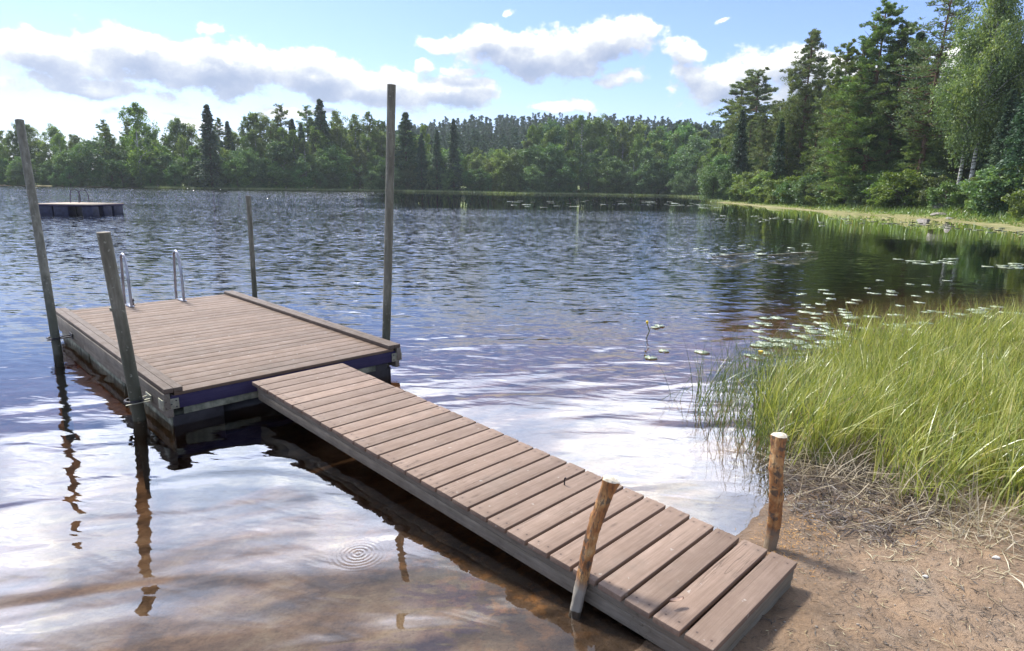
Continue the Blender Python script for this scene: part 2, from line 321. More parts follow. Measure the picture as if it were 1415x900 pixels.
def ground_mat():
    m, t = mat('shore mud sand and grass')
    pos = t.new('ShaderNodeNewGeometry').outputs['Position']; xyz = t.new('ShaderNodeSeparateXYZ', {0: pos}); z = xyz.outputs[2]
    flat = t.vm('MULTIPLY', pos, (1, 1, 0)); dist = t.vm('LENGTH', flat)
    n1 = t.noise(pos, 1.7, 6., .6); n2 = t.noise(pos, 9., 8., .7); n3 = t.noise(pos, 55., 6., .75); n4 = t.noise(pos, 240., 3., .7)
    mud = t.ramp(n2, [(.3, (0.066, 0.046, 0.034)), (.46, (0.177, 0.129, 0.088)), (.58, (0.274, 0.203, 0.146)), (.74, (0.372, 0.291, 0.221))])
    sand = t.ramp(n1, [(.35, (0.231, 0.159, 0.103)), (.55, (0.343, 0.231, 0.146)), (.7, (0.309, 0.240, 0.181))])
    col = t.mix(t.mr(n1, .38, .6, .25, .8), mud, sand)
    col = t.mix(t.mr(n3, .5, .68, 0., .55), col, c3(.07, .05, .038))
    col = t.mix(t.mr(n4, .62, .72, 0., .6), col, c3(.36, .29, .22))
    col = t.mix(t.mr(n4, .40, .30, 0., .6), col, c3(.05, .037, .03))
    # dark peaty muck at the reed edge
    md = t.m('DIVIDE', t.vm('LENGTH', t.vm('MULTIPLY', t.vm('SUBTRACT', flat, (2.75, 4.15, 0)), (.8, 1.5, 1))), 1.)
    col = t.mix(t.mr(t.noise(pos, 3.1, 5., .65), .52, .68, 0., .55), col, c3(.10, .072, .052))
    col = t.mix(t.mr(t.noise(pos, 5.3, 4., .6), .50, .68, 0., .6), col, c3(.38, .25, .15))
    mk = t.mr(t.m('ADD', md, t.m('MULTIPLY', t.m('SUBTRACT', n2, .5), 1.6)), .75, 1.15, .8, 0.)
    col = t.mix(mk, col, t.mix(n3, c3(.035, .028, .022), c3(.12, .095, .075)))
    wet = t.mr(z, .0, .06, 1., 0.)
    col = t.mix(t.m('MULTIPLY', wet, .85), col, t.mix(1., col, c3(.55, .5, .45), 'MULTIPLY'))
    under = t.mr(z, -.01, -.06, 0., 1.)
    bed = t.ramp(t.noise(pos, 3.2, 6., .65), [(.36, (0.211, 0.132, 0.070)), (.5, (0.456, 0.298, 0.176)), (.62, (0.597, 0.439, 0.281)), (.72, (0.386, 0.263, 0.158))])
    bed = t.mix(t.mr(n3, .5, .7, 0., .5), bed, c3(.09, .06, .035))
    rust = t.mr(t.noise(pos, 11., 4., .6), .5, .62)
    gx = t.vm('DOT_PRODUCT', t.vm('SUBTRACT', flat, (.35, 2.55, 0)), (-.70925, .70496, 0)); gy = t.vm('DOT_PRODUCT', t.vm('SUBTRACT', flat, (.35, 2.55, 0)), (.70496, .70925, 0))
    strip = t.m('MULTIPLY', t.mr(t.m('ABSOLUTE', gy), .25, .6, 1., 0.), t.mr(gx, -.6, 2.2, 1., .3))
    bed = t.mix(t.m('MULTIPLY', strip, .8), bed, t.mix(rust, c3(.05, .02, .01), c3(.42, .17, .035)))
    col = t.mix(under, col, bed)
    # far land: grass with a pale sedge strip at the water
    g1 = t.noise(pos, .6, 6., .65)
    grass = t.ramp(g1, [(.35, (.07, .10, .022)), (.55, (.14, .19, .04)), (.7, (.22, .26, .07))])
    tan = t.ramp(t.noise(pos, .9, 6., .7), [(.35, (.14, .14, .05)), (.5, (.24, .22, .09)), (.65, (.33, .28, .16))])
    far = t.mix(t.mr(t.m('ADD', z, t.m('MULTIPLY', t.m('SUBTRACT', g1, .5), .5)), .04, .20), tan, grass)
    forest = t.ramp(t.noise(pos, .5, 4., .7), [(.35, (.02, .03, .012)), (.65, (.06, .07, .025))])
    far = t.mix(t.mr(z, 1.2, 2.6), far, forest)
    far = t.mix(t.mr(z, 0., -.3), far, c3(.08, .055, .03))
    col = t.mix(t.mr(dist, 12., 18.), col, far)
    hgt = t.m('ADD', t.m('MULTIPLY', n2, 1.), t.m('ADD', t.m('MULTIPLY', n3, .45), t.m('MULTIPLY', n4, .12)))
    b = t.new('ShaderNodeBump', {'Height': hgt, 'Distance': .035, 'Strength': .9})
    s = t.new('ShaderNodeBsdfPrincipled', {'Base Color': col, 'Roughness': t.m('SUBTRACT', .92, t.m('MULTIPLY', wet, .42)), 'Normal': b.outputs[0]})
    s.inputs['Specular IOR Level'].default_value = .3
    t.l.new(s.outputs[0], t.out.inputs[0]); return m
g = link('ground', mesh_np('ground', V, Fq, True), ground_mat()); tag(g, 'brown sandy mud shore running down under the lake', kind='structure')
del g['label']
# ------------------------------------------------------------ water
def water_mat():
    m, t = mat('lake water')
    pos = t.new('ShaderNodeNewGeometry').outputs['Position']; xyz = t.new('ShaderNodeSeparateXYZ', {0: pos})
    x, y = xyz.outputs[0], xyz.outputs[1]
    dist = t.vm('LENGTH', t.vm('MULTIPLY', pos, (1, 1, 0)))
    # swell, drifting in from the open lake; metres of height
    def aniso(ang, sx, sy):
        n = t.new('ShaderNodeMapping', {'Vector': pos}, vector_type='TEXTURE'); n.inputs['Rotation'].default_value = (0, 0, rad(ang)); n.inputs['Scale'].default_value = (sx, sy, 1)
        return n.outputs[0]
    wob = t.noise(pos, .35, 2., .5)
    w1 = t.noise(aniso(12, 1.9, .62), 1., 2., .45, .5)
    w2 = t.noise(aniso(-14, .60, .20), 1., 2., .5, .6)
    w3 = t.noise(aniso(6, .20, .075), 1., 2., .5, .3)
    shelter = t.mr(t.m('SUBTRACT', dist, t.m('MULTIPLY', wob, 2.)), 2.0, 7.5, .28, 1.)
    h = t.m('ADD', t.m('MULTIPLY', t.m('MULTIPLY', w1, .028), t.mr(dist, 5., 14., 1., .45)), t.m('ADD', t.m('MULTIPLY', t.m('MULTIPLY', w2, .0055), t.mr(shelter, .3, 1., .5, 1.)), t.m('MULTIPLY', t.m('MULTIPLY', w3, .0016), shelter)))
    # rings where an insect touched the water
    rx, ry = gp(495, 765)
    rd = t.vm('LENGTH', t.vm('SUBTRACT', t.vm('MULTIPLY', pos, (1, 1, 0)), (float(rx), float(ry), 0)))
    ring = t.m('MULTIPLY', t.m('SINE', t.m('MULTIPLY', rd, 260.)), t.mr(rd, .01, .17, .00025, 0.))
    h = t.m('ADD', h, ring)
    # wind ripples as a slope field
    lee = t.m('MAXIMUM', t.m('MULTIPLY', t.mr(y, 42., 60., 0., 1.), t.mr(t.m('ADD', x, t.m('MULTIPLY', y, .2)), -4., 3., 0., 1.)), t.mr(t.m('SUBTRACT', x, t.m('MULTIPLY', y, .28)), 1.5, 7., 0., 1.))
    streak = t.noise(t.vm('MULTIPLY', pos, (.02, .11, 1)), 1., 3., .6)
    lee = t.m('MULTIPLY', lee, t.mr(streak, .63, .68, 1., .25))
    b = t.new('ShaderNodeBump', {'Height': t.m('MULTIPLY', h, t.m('SUBTRACT', 1., t.m('MULTIPLY', lee, .82))), 'Distance': 1., 'Strength': 1.})
    windy = t.m('MULTIPLY', t.mr(dist, 5., 20., .0, 1.), t.m('SUBTRACT', 1., t.m('MULTIPLY', lee, .965)))
    gust = t.mr(t.noise(t.vm('MULTIPLY', pos, (.05, .16, 1)), 1., 3., .6), .35, .65, .75, 1.25)
    amp = t.m('MULTIPLY', t.m('MULTIPLY', windy, gust), t.mr(dist, 30., 110., .9, 2.4))
    s1 = t.noise(t.vm('MULTIPLY', pos, (3.6, 10.5, 1)), 1., 4., .62, .2, out=1)
    sl = t.vm('MULTIPLY', t.vm('SUBTRACT', s1, (.5, .5, .5)), (.5, 1., 0.))
    nrm = t.vm('NORMALIZE', t.vm('ADD', b.outputs[0], t.vm('SCALE', sl, scale=amp)))
    fr = t.new('ShaderNodeFresnel', {'IOR': 1.62, 'Normal': nrm})
    gl = t.new('ShaderNodeBsdfGlossy', {'Color': c3(1, 1, 1), 'Roughness': .0, 'Normal': nrm})
    tr = t.new('ShaderNodeBsdfRefraction', {'Color': c3(1, 1, 1), 'Roughness': 0., 'IOR': 1.333, 'Normal': nrm})
    tp = t.new('ShaderNodeBsdfTransparent', {'Color': c3(.97, .97, .97)})
    mx = t.new('ShaderNodeMixShader', {0: fr.outputs[0]}); t.l.new(tp.outputs[0], mx.inputs[1]); t.l.new(gl.outputs[0], mx.inputs[2])
    t.n.remove(tr)
    t.l.new(mx.outputs[0], t.out.inputs[0])
    va = t.new('ShaderNodeVolumeAbsorption', {'Color': c3(.62, .44, .24), 'Density': .85})
    t.l.new(va.outputs[0], t.out.inputs[1]); return m
w = MB(); w.box((-1500, -1500, -12), (1500, 1500, 0)); wo = w.build('water', water_mat()); tag(wo, kind='structure')
# ------------------------------------------------------------ gangway and platform
D = np.array([-.70925, .70496]); R = np.array([.70496, .70925]); O = np.array([-2.583, 4.588]); PW, PL, DZ = 2.006, 4.126, .28
def frame(o3, xa, ya):
    xa = Vector(xa).normalized(); ya = Vector(ya).normalized(); za = xa.cross(ya).normalized(); ya = za.cross(xa)
    m = Matrix.Identity(4)
    for i in range(3): m[i][0] = xa[i]; m[i][1] = ya[i]; m[i][2] = za[i]; m[i][3] = o3[i]
    return m
plat = empty('swimming_platform', mw=frame((O[0], O[1], 0), (R[0], R[1], 0), (D[0], D[1], 0)))
tag(plat, 'large square brown plank swimming platform at the outer end of the gangway', 'platform')
q = np.random.default_rng(3)
mb = MB(); nb = 29; pt = PL/nb
for i in range(nb):
    dy = q.uniform(-.0015, .0015); mb.box((q.uniform(-.004, .004), i*pt+dy, DZ-.028+q.uniform(-.001, .001)), (PW+q.uniform(-.004, .004), (i+1)*pt-.009+dy, DZ+q.uniform(-.0012, .0012)), rz=q.uniform(-.0007, .0007))
mb.build('deck', M_deck, plat, bevel=.003)
for sx in (0, 1):
    X0_ = -.075 if sx == 0 else PW-.058
    mb = MB(); mb.box((X0_, -.012, DZ+.0025), (X0_+.064, PL+.012, DZ+.040)); mb.box((X0_+.067, -.012, DZ+.0025), (X0_+.133, PL+.012, DZ+.0385))
    mb.build('rail', M_rail, plat, bevel=.004)
    xs = (-.082, -.036) if sx == 0 else (PW+.036, PW+.082)
    mb = MB(); mb.box((xs[0], -.008, .155), (xs[1], PL+.005, DZ-.001)); mb.build('side_beam', M_beam, plat, bevel=.004)
    xs = (-.066, -.02) if sx == 0 else (PW+.02, PW+.066)
    mb = MB()
    for a, b_ in ((-.004, 1.3), (1.31, 2.7), (2.71, PL-.15)): mb.box((xs[0], a, .085), (xs[1], b_, .150))
    mb.build('ledge_board', M_beam, plat, bevel=.003)
    xs = (-.03, .35) if sx == 0 else (PW-.35, PW+.0)
    mb = MB()
    for a, b_ in ((.05, 1.28), (1.36, 2.66), (2.74, PL-.1)): mb.box((xs[0], a, -.22), (xs[1], b_, .082))
    mb.build('float', M_float if sx == 0 else M_darkfloat, plat, bevel=.01)
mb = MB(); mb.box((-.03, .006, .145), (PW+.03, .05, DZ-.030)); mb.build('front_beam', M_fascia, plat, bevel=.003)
mb = MB(); mb.box((-.03, PL-.05, .145), (PW+.03, PL-.006, DZ-.030)); mb.build('rear_beam', M_beamx, plat, bevel=.003)
for a, b_ in ((.06, .66), (1.28, PW-.2)):
    mb = MB(); mb.box((a, .018, .085), (b_, .045, .143)); mb.build('pale_batten', M_float, plat, bevel=.003)
mb = MB(); mb.box((.36, .09, -.2), (PW-.36, PL-.2, .12)); mb.build('underframe', M_darkfloat, plat)
for a, b_, z_ in ((.0, .0, .0), (-.05, .36, .083), (PW-.36, PW-.06, .14)):
    if b_: mb = MB(); mb.box((a+.03, .022, -.22), (b_, .047, z_)); mb.build('corner_post', M_darkfloat, plat, bevel=.004)
for sx in (0, 1):
    mb = MB()
    x0 = -.09 if sx == 0 else PW-.02
    mb.box((x0, -.003, .148), (x0+.115, .003, .232)); xx = -.0895 if sx == 0 else PW+.0865
    mb.box((xx-.003, .003, .148), (xx+.003, .10, .232))
    pl = mb.build('corner_plate', M_plate, plat, bevel=.001)
    for a, b_ in ((.02, .165), (.095, .165), (.02, .215), (.095, .215), (.06, .19)):
        mb = MB(); mb.tube([(x0+a, -.002, b_), (x0+a, -.008, b_)], .006, 6); mb.build('bolt', M_iron, pl)
# mooring poles and the iron rings that ride on them
def torus(c, R_, r_, ax, n=24):
    c = Vector(c); ax = Vector(ax).normalized(); u = ax.orthogonal().normalized(); v = ax.cross(u)
    return [c+(u*math.cos(2*PI*k/n)+v*math.sin(2*PI*k/n))*R_ for k in range(n+1)]
poles = [  # waterline, top, radius, label
    (aty(79, 490, 0) if False else np.array([*gp(78.5, 489), 0]), np.array([-5.414, 7.156, 2.469]), .043, 'tall leaning grey-green pole at the far left corner of the platform'),
    (np.array([*gp(191, 580), 0]), np.array([-2.99, 4.605, 1.487]), .047, 'short thick leaning pole with a joint, at the near left corner of the platform'),
    (np.array([*(O+R*(PW+.17)+D*3.66), 0]), None, .034, 'short slim upright pole behind the far right side of the platform'),
    (np.array([*(O+R*(PW+.15)+D*.395), 0]), np.array([-1.219, 6.494, 2.81]), .043, 'tallest pole, standing at the near right corner of the platform')]
for (b0, tp, pr, lab), k in zip(poles, range(4)):
    if tp is None: tp = aty(343, 271, b0[1]+.0)
    ax = (tp-b0)/tp[2]
    base = b0-ax*1.6
    e = empty('mooring_pole', tuple(b0)); tag(e, lab, 'pole', 'poles holding the platform in place')
    nseg = 14; pts = []; rs = []
    for i in range(nseg+1):
        s = i/nseg; p = base+(tp-base)*s; bow = math.sin(s*PI)*.012
        pts.append(p-b0+np.array([bow, 0, 0])); rs.append(pr*(1.02-.05*s))
    mb = MB(); mb.tube(pts, rs, 18); mb.build('shaft', M_pole, e, smooth=True)
    if k != 2:
        mb = MB(); a = tp-b0; n_ = Vector(ax).normalized()
        mb.tube([Vector(a)-n_*.001, Vector(a)+n_*.004], pr*.99 if k != 1 else pr*.97, 18); mb.build('top_cap', M_beamx, e)
    if k == 1:
        mb = MB(); j = b0+ax*(.92)-b0; n_ = Vector(ax).normalized()
        mb.tube([Vector(j)-n_*.012, Vector(j)+n_*.012], pr*1.13, 18); mb.build('joint', M_pole, e, smooth=True)
    if k == 2:
        mb = MB(); a = Vector(tp-b0); mb.tube([a-Vector((0, 0, .05)), a+Vector((0, 0, .004))], pr*1.12, 18); mb.build('top_collar', M_pole, e, smooth=True)
    # ring bracket, a part of the platform
    pc = b0+ax*.17; rel = pc[:2]-O; lx, ly = float(rel@R), float(rel@D)
    s = -1 if lx < 0 else 1; edge = -.085 if lx < 0 else PW+.085
    mb = MB(); ring = torus((lx, ly, .17), pr+.018, .011, (0, 0, 1)); mb.tube(ring, .010, 8, False)
    br = mb.build('ring_bracket', M_iron, plat, smooth=True)
    mb = MB()
    for o_ in (-.045, .045):
        mb.box((min(edge, lx), ly+o_-.009, .160), (max(edge, lx), ly+o_+.009, .172))
    mb.box((min(edge, edge+s*.008), ly-.07, .14), (max(edge, edge+s*.008), ly+.07, .20))
    mb.box((lx-.085, ly-.10, .163), (lx+.085, ly-.088, .170))
    mb.build('bracket_arm', M_plate if k == 1 else M_iron, br, bevel=.002)
# ladder on the outer edge
lad = empty('ladder'); lad.parent = plat
for x in (.71, 1.335):
    mb = MB(); y0, y1 = 3.90, PL+.055; zt = .94; rr_ = (y1-y0)/2
    pts = [(x, y0, DZ+.006), (x, y0+.004, DZ+.35), (x, y0+.035, zt-.10)]
    for k in range(9):
        a = PI*k/8; pts.append((x, (y0+y1)/2+.01-math.cos(a)*(rr_-.055), zt-.08+math.sin(a)*.08))
    pts += [(x, y1-.01, DZ+.32), (x, y1+.02, DZ+.10), (x, y1+.02, -.9)]
    mb.tube(pts, .017, 10); h_ = mb.build('handrail', M_steel, lad, smooth=True)
    mb = MB(); mb.box((x-.03, y0-.03, DZ+.003), (x+.03, PL-.01, DZ+.009)); mb.build('foot_plate', M_steel, h_)
mb = MB()
for z in (-.1, -.35, -.6): mb.tube([(.71, PL+.075, z), (1.335, PL+.075, z)], .015, 8)
mb.build('rung', M_steel, lad, smooth=True)
mb = MB(); mb.tube([(.76, 4.04, DZ), (.76, 4.04, DZ+.055)], .015, 10); mb.tube([(.76, 4.04, DZ+.05), (.76, 4.04, DZ+.08)], [.025, .018], 10); mb.build('cleat', M_iron, plat, smooth=True)
# gangway
gh = -.795+PI  # heading towards the shore
Dg = np.array([math.sin(-.795), math.cos(-.795)]); Rg = np.array([math.cos(-.795), -math.sin(-.795)])
G0 = np.array([-1.3342, 3.0924])*1.6; SLP = .0249; GW, GPt, GN = .827, .1418, 29
gang = empty('gangway', mw=frame((G0[0], G0[1], HC-1.012*1.6), (Rg[0], Rg[1], 0), (-Dg[0]*math.cos(SLP), -Dg[1]*math.cos(SLP), -math.sin(SLP))))
# local frame: x across, y towards the shore, z points down -> flip so that up is negative z
tag(gang, 'long narrow brown plank gangway leading from the muddy shore out to the platform', 'gangway')
mb = MB()
for i in range(GN):
    gap = .011+.010*i/GN; j = q.uniform(-.003, .003)
    a = (j-.004+q.uniform(-.004, .004), i*GPt+gap/2, -.0015*q.random()); b_ = (GW+j+q.uniform(-.003, .006), (i+1)*GPt-gap/2, .028)
    mb.box(a, b_, rz=q.uniform(-.002, .002))
mb.V = [(x, y, z+.0) for x, y, z in mb.V]
mb.build('deck', M_gang, gang, bevel=.003)
GL = GN*GPt
for x in (.018, GW-.018-.045):
    mb = MB(); mb.box((x, .05, .029), (x+.045, GL-.06, .075)); mb.box((x+.003, .052, .077), (x+.042, GL-.07, .148)); mb.build('side_beam', M_beam, gang, bevel=.004)
mb = MB(); mb.box((.02, GL-.055, .030), (GW-.02, GL-.012, .085)); mb.box((.012, GL-.052, .088), (GW-.012, GL-.018, .150)); mb.build('end_board', M_beamx, gang, bevel=.004)
for y in (.1, 1.3, 2.6): mb = MB(); mb.box((.066, y, .06), (GW-.066, y+.045, .13)); mb.build('cross_beam', M_beamx, gang, bevel=.003)
# stakes
def stake(label, base, top, r0, r1, m, seed, flare=1.0, kinks=()):
    e = empty('wooden_stake', tuple(base)); tag(e, label, 'stake', 'rough stakes holding the gangway')
    base = np.array(base); top = np.array(top); q_ = np.random.default_rng(seed); n = 60; seg = 24
    V_, F_ = [], []; ax = Vector(top-base).normalized(); u = ax.orthogonal().normalized(); v = ax.cross(u)
    ph = q_.uniform(0, 6, 6)
    for i in range(n+1):
        s = i/n; c = Vector((top-base)*(s*1.25-.25)); c += u*(.009*math.sin(s*8+ph[0]))+v*(.007*math.sin(s*6+ph[1]))
        for k, (ks, kd) in enumerate(kinks): c += u*kd*max(0, ks-s)
        rr2 = r0+(r1-r0)*s
        if s > .92: rr2 *= 1+(flare-1)*(s-.92)/.08
        for k in range(seg):
            a = 2*PI*k/seg
            w_ = 1+.09*math.sin(3*a+ph[2]+s*5)+.06*math.sin(5*a+ph[3]-s*7)+q_.uniform(-.05, .05)
            for ks, ka in ((.22, 1.), (.43, 3.4), (.58, 5.2), (.77, 2.2)): w_ += .22*math.exp(-((s-ks)/.022)**2-(math.sin((a-ka)/2)/.33)**2)
            V_.append(tuple(c+(u*math.cos(a)+v*math.sin(a))*rr2*w_))
    for i in range(n):
        for k in range(seg):
            a = i*seg+k; b_ = i*seg+(k+1) % seg; F_.append((a, b_, b_+seg, a+seg))
    link('shaft', mesh_np('shaft', V_, F_, True), m, e)
    rim = V_[n*seg:]; V2 = list(rim); cc = Vector(top-base)
    for sc_, up_ in ((.75, .008), (.35, .011)):
        V2 += [tuple(cc+(Vector(p)-cc)*sc_*q_.uniform(.9, 1.1)+ax*(up_+q_.uniform(-.004, .004))) for p in rim]
    V2.append(tuple(cc+ax*.010)); F2 = []
    for L_ in (0, 1):
        for k in range(seg): F2.append((L_*seg+k, L_*seg+(k+1) % seg, (L_+1)*seg+(k+1) % seg, (L_+1)*seg+k))
    for k in range(seg): F2.append((2*seg+k, 2*seg+(k+1) % seg, 3*seg))
    link('cut_top', mesh_np('cut_top', V2, F2, False), M_cut, e)
    return e
b0 = gp(791, 843); stake('crooked peeled stake with frayed top, in the water left of the gangway', (b0[0], b0[1], 0), aty(843, 664, b0[1]+.03), .026, .030, stake_mat('left stake wood', (.20, .18, .15), .16, .24), 4, 1.28, ((.30, .12),))
b0 = gp(1064, 752, .04); stake('straight orange-brown stake with a flat pale top, between gangway and reeds', (b0[0], b0[1], .02), aty(1079, 603, b0[1]+.05), .030, .036, stake_mat('right stake wood', (.16, .12, .08), .13, .20), 9, 1.12)
# things lying on the gangway
def on_gang(u, v): return aty(u, v, gp(u, v, .2)[1])
x, y = gp(935, 832, .185); V_ = []; F_ = []
for i in range(9):
    s = i/8*2-1
    for k in (-1, 0, 1): V_.append((s*.035, k*.011*(1-s*s)**.5, .004+.010*abs(k)+.004*s*s))
for i in range(8):
    for k in range(2): a = i*3+k; F_.append((a, a+1, a+4, a+3))
lf = link('dry_leaf', mesh_np('dry_leaf', V_, F_, True), M_leafdry); lf.location = (x, y, .1725+.012); lf.rotation_euler = (0, 0, .35)
tag(lf, 'curled pinkish dry leaf lying on the gangway board nearest but two to the shore', 'leaf')
x, y = gp(780, 668, .2); mb = MB(); mb.tube([(0, 0, -.03), (0, 0, .012), (.006, 0, .02)], [.004, .004, .006], 8)
nl = mb.build('nail', M_iron, smooth=True); nl.location = (x, y, .215); tag(nl, 'bent dark nail standing up from a gap between gangway boards', 'nail')
# ------------------------------------------------------------ raft far out
ra = empty('swimming_raft', mw=frame((-21.3, 32.1, 0), (-.995, .08, 0), (-.08, -.995, 0)))
ra.matrix_world = frame((-21.3, 32.1, 0), (-.995, .03, 0), (-.14, .99, 0))
tag(ra, 'low floating raft with plank deck and dark navy floats, out on the lake', 'raft')
rw, rl = 2.95, 2.6
sg = -1
mb = MB()
for i in range(20): mb.box((0, i*rl/20, -.545), (rw, (i+1)*rl/20-.012, -.50))
M_raft = wood_mat('sun bleached raft boards', (.28, .22, .16), (.42, .34, .26), (.52, .43, .34), knots=False)
mb.build('deck', M_raft, ra)
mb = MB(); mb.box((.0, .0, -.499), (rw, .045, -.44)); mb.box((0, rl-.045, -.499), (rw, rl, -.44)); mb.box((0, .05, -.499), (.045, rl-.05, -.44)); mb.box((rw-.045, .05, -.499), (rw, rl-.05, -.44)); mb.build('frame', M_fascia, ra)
for a, b_ in (((.03, .03), (.52, .6)), ((1.25, .03), (2.0, .6)), ((2.08, .03), (2.9, .6)), ((.03, .95), (.5, 1.6)), ((.03, 1.8), (.5, 2.55)), ((2.2, 1.95), (2.9, 2.55))):
    mb = MB(); mb.box((a[0], a[1], -.438), (b_[0], b_[1], .2)); mb.build('float', simple_mat('navy float', (.006, .007, .026), (.022, .024, .075), 6., .4) if 'M_navy' not in globals() else M_navy, ra, bevel=.03)
rl_ = empty('ladder'); rl_.parent = ra
for x in (1.98, 2.45):
    mb = MB(); y0, y1 = 1.9, 2.68; pts = [(x, y0, -.5), (x, y0+.06, -.95)]
    for k in range(7): a = PI*k/6; pts.append((x, (y0+y1)/2-math.cos(a)*.28, -1.10-math.sin(a)*.12))
    pts += [(x, y1, -.9), (x, y1, .5)]
    mb.tube(pts, .024, 8); mb.build('handrail', M_dsteel, rl_, smooth=True)
# ------------------------------------------------------------ foliage machinery
def cards(C, A, W, L, rg, bend=0.):
    n = len(C); A = A/np.maximum(np.linalg.norm(A, axis=1, keepdims=True), 1e-6)
    B = rg.normal(size=(n, 3)); S = np.cross(A, B); S /= np.maximum(np.linalg.norm(S, axis=1, keepdims=True), 1e-6)
    W = np.broadcast_to(W, (n,))[:, None]; L = np.broadcast_to(L, (n,))[:, None]
    P = np.stack([C-A*L/2, C+S*W/2+A*L*.08, C+A*L/2, C-S*W/2-A*L*.08], 1).reshape(-1, 3)
    return P, np.arange(4*n).reshape(n, 4)
def limbs(mb, segs):
    for pts, rs, sg_ in segs: mb.tube(pts, rs, sg_, False)
def spruce(h, R_, n, rg, cs, thin=.0):
    segs = [([(0, 0, -.6), (0, 0, h*.5), (0, 0, h*.99)], [h*.014, h*.008, .02], 7)]
    nb_ = int(n/14); t = rg.uniform(0, 1, nb_)**.85*.96+.03; az = rg.uniform(0, 2*PI, nb_)
    t = np.sort(t); lobes = 1+.18*np.sin(t*38)+.12*np.sin(t*91+2)
    Lb = R_*((1-t)**.85)*rg.uniform(.55, 1.12, nb_)*lobes+.18
    z0 = t*h
    Cs, As = [], []
    k = 14
    s = rg.uniform(.12, 1, (nb_, k))**.8
    side = rg.normal(size=(nb_, k))*.20*(1.15-s)*Lb[:, None]
    dz = -.28*s*Lb[:, None]+.16*(s**3)*Lb[:, None]*(t[:, None] > .5)-np.abs(rg.normal(size=(nb_, k)))*.10*Lb[:, None]
    ca, sa = np.cos(az)[:, None], np.sin(az)[:, None]; r_ = s*Lb[:, None]
    C = np.stack([ca*r_-sa*side, sa*r_+ca*side, z0[:, None]+dz+rg.normal(size=(nb_, k))*.03], -1).reshape(-1, 3)
    A = np.stack([ca+0*s-sa*np.sign(side)*.6, sa+0*s+ca*np.sign(side)*.6, -.25-.5*rg.random((nb_, k))], -1).reshape(-1, 3)
    P, Fc = cards(C, A, cs*.42*rg.uniform(.6, 1.3, len(C)), cs*rg.uniform(.7, 1.5, len(C)), rg)
    for i in range(0, nb_, max(1, nb_//40)):
        segs.append(([(0, 0, z0[i]), (math.cos(az[i])*Lb[i]*.8, math.sin(az[i])*Lb[i]*.8, z0[i]-.2*Lb[i])], [.03, .01], 4))
    return P, Fc, segs
def pine(h, R_, n, rg, cs, base=.38, spread=1., lean=0.):
    segs = []; bow = rg.uniform(-.3, .3, 2)+lean
    def tr(z): s = z/h; return np.array([bow[0]*s*s*1.2, bow[1]*s*s*.8, z])
    zs = np.linspace(-.5, h*.97, 9); segs.append(([tuple(tr(z)) for z in zs], [h*.0135*(1-.85*max(z, 0)/h) for z in zs], 8))
    nb_ = int(40+h*4); C, A = [], []
    per = n/(nb_*5.4)
    for i in range(nb_):
        t = base+(1-base)*(i+rg.random())/nb_*.99; prof = math.sin(min(1, (1-t)/(1-base)*1.25+.12)*PI*.5)
        L_ = R_*prof*rg.uniform(.45, 1.15)*spread+.3; a = rg.uniform(0, 2*PI); el = rg.uniform(-.3, .3)+1.1*max(0, t-.7)
        d_ = np.array([math.cos(a)*math.cos(el), math.sin(a)*math.cos(el), math.sin(el)]); p0 = tr(t*h); p1 = p0+d_*L_*.55+np.array([0, 0, -.05*L_]); p2 = p0+d_*L_+np.array([0, 0, .10*L_])
        segs.append(([tuple(p0), tuple(p1), tuple(p2)], [.012*L_+.025, .008*L_+.012, .008], 5))
        for c_ in range(max(3, int(3+L_*2.2))):
            s = rg.uniform(.25, 1.05); pc = p0+(p2-p0)*s+rg.normal(size=3)*np.array([.24, .24, .2])*L_*.5
            r_ = rg.uniform(.22, .5)*(.45+.22*L_); k = max(5, int(per*rg.uniform(.6, 1.4)))
            dd = rg.normal(size=(k, 3)); dd /= np.linalg.norm(dd, axis=1, keepdims=True); rad_ = rg.random((k, 1))**.4
            C.append(pc+dd*rad_*r_*np.array([1, 1, .6])); A.append(dd*.7+d_*.6+np.array([0, 0, .45])+rg.normal(size=(k, 3))*.3)
    for i in range(int(h*.5)):                        # dead bare twigs below the crown
        z = h*rg.uniform(.12, base+.15); a = rg.uniform(0, 2*PI); L_ = rg.uniform(.4, 1.5); p0 = tr(z)
        segs.append(([tuple(p0), tuple(p0+np.array([math.cos(a)*L_, math.sin(a)*L_, -.1*L_]))], [.02, .006], 4))
    C = np.concatenate(C); A = np.concatenate(A)
    P, Fc = cards(C, A, cs*.34*rg.uniform(.6, 1.3, len(C)), cs*rg.uniform(.7, 1.4, len(C)), rg); return P, Fc, segs
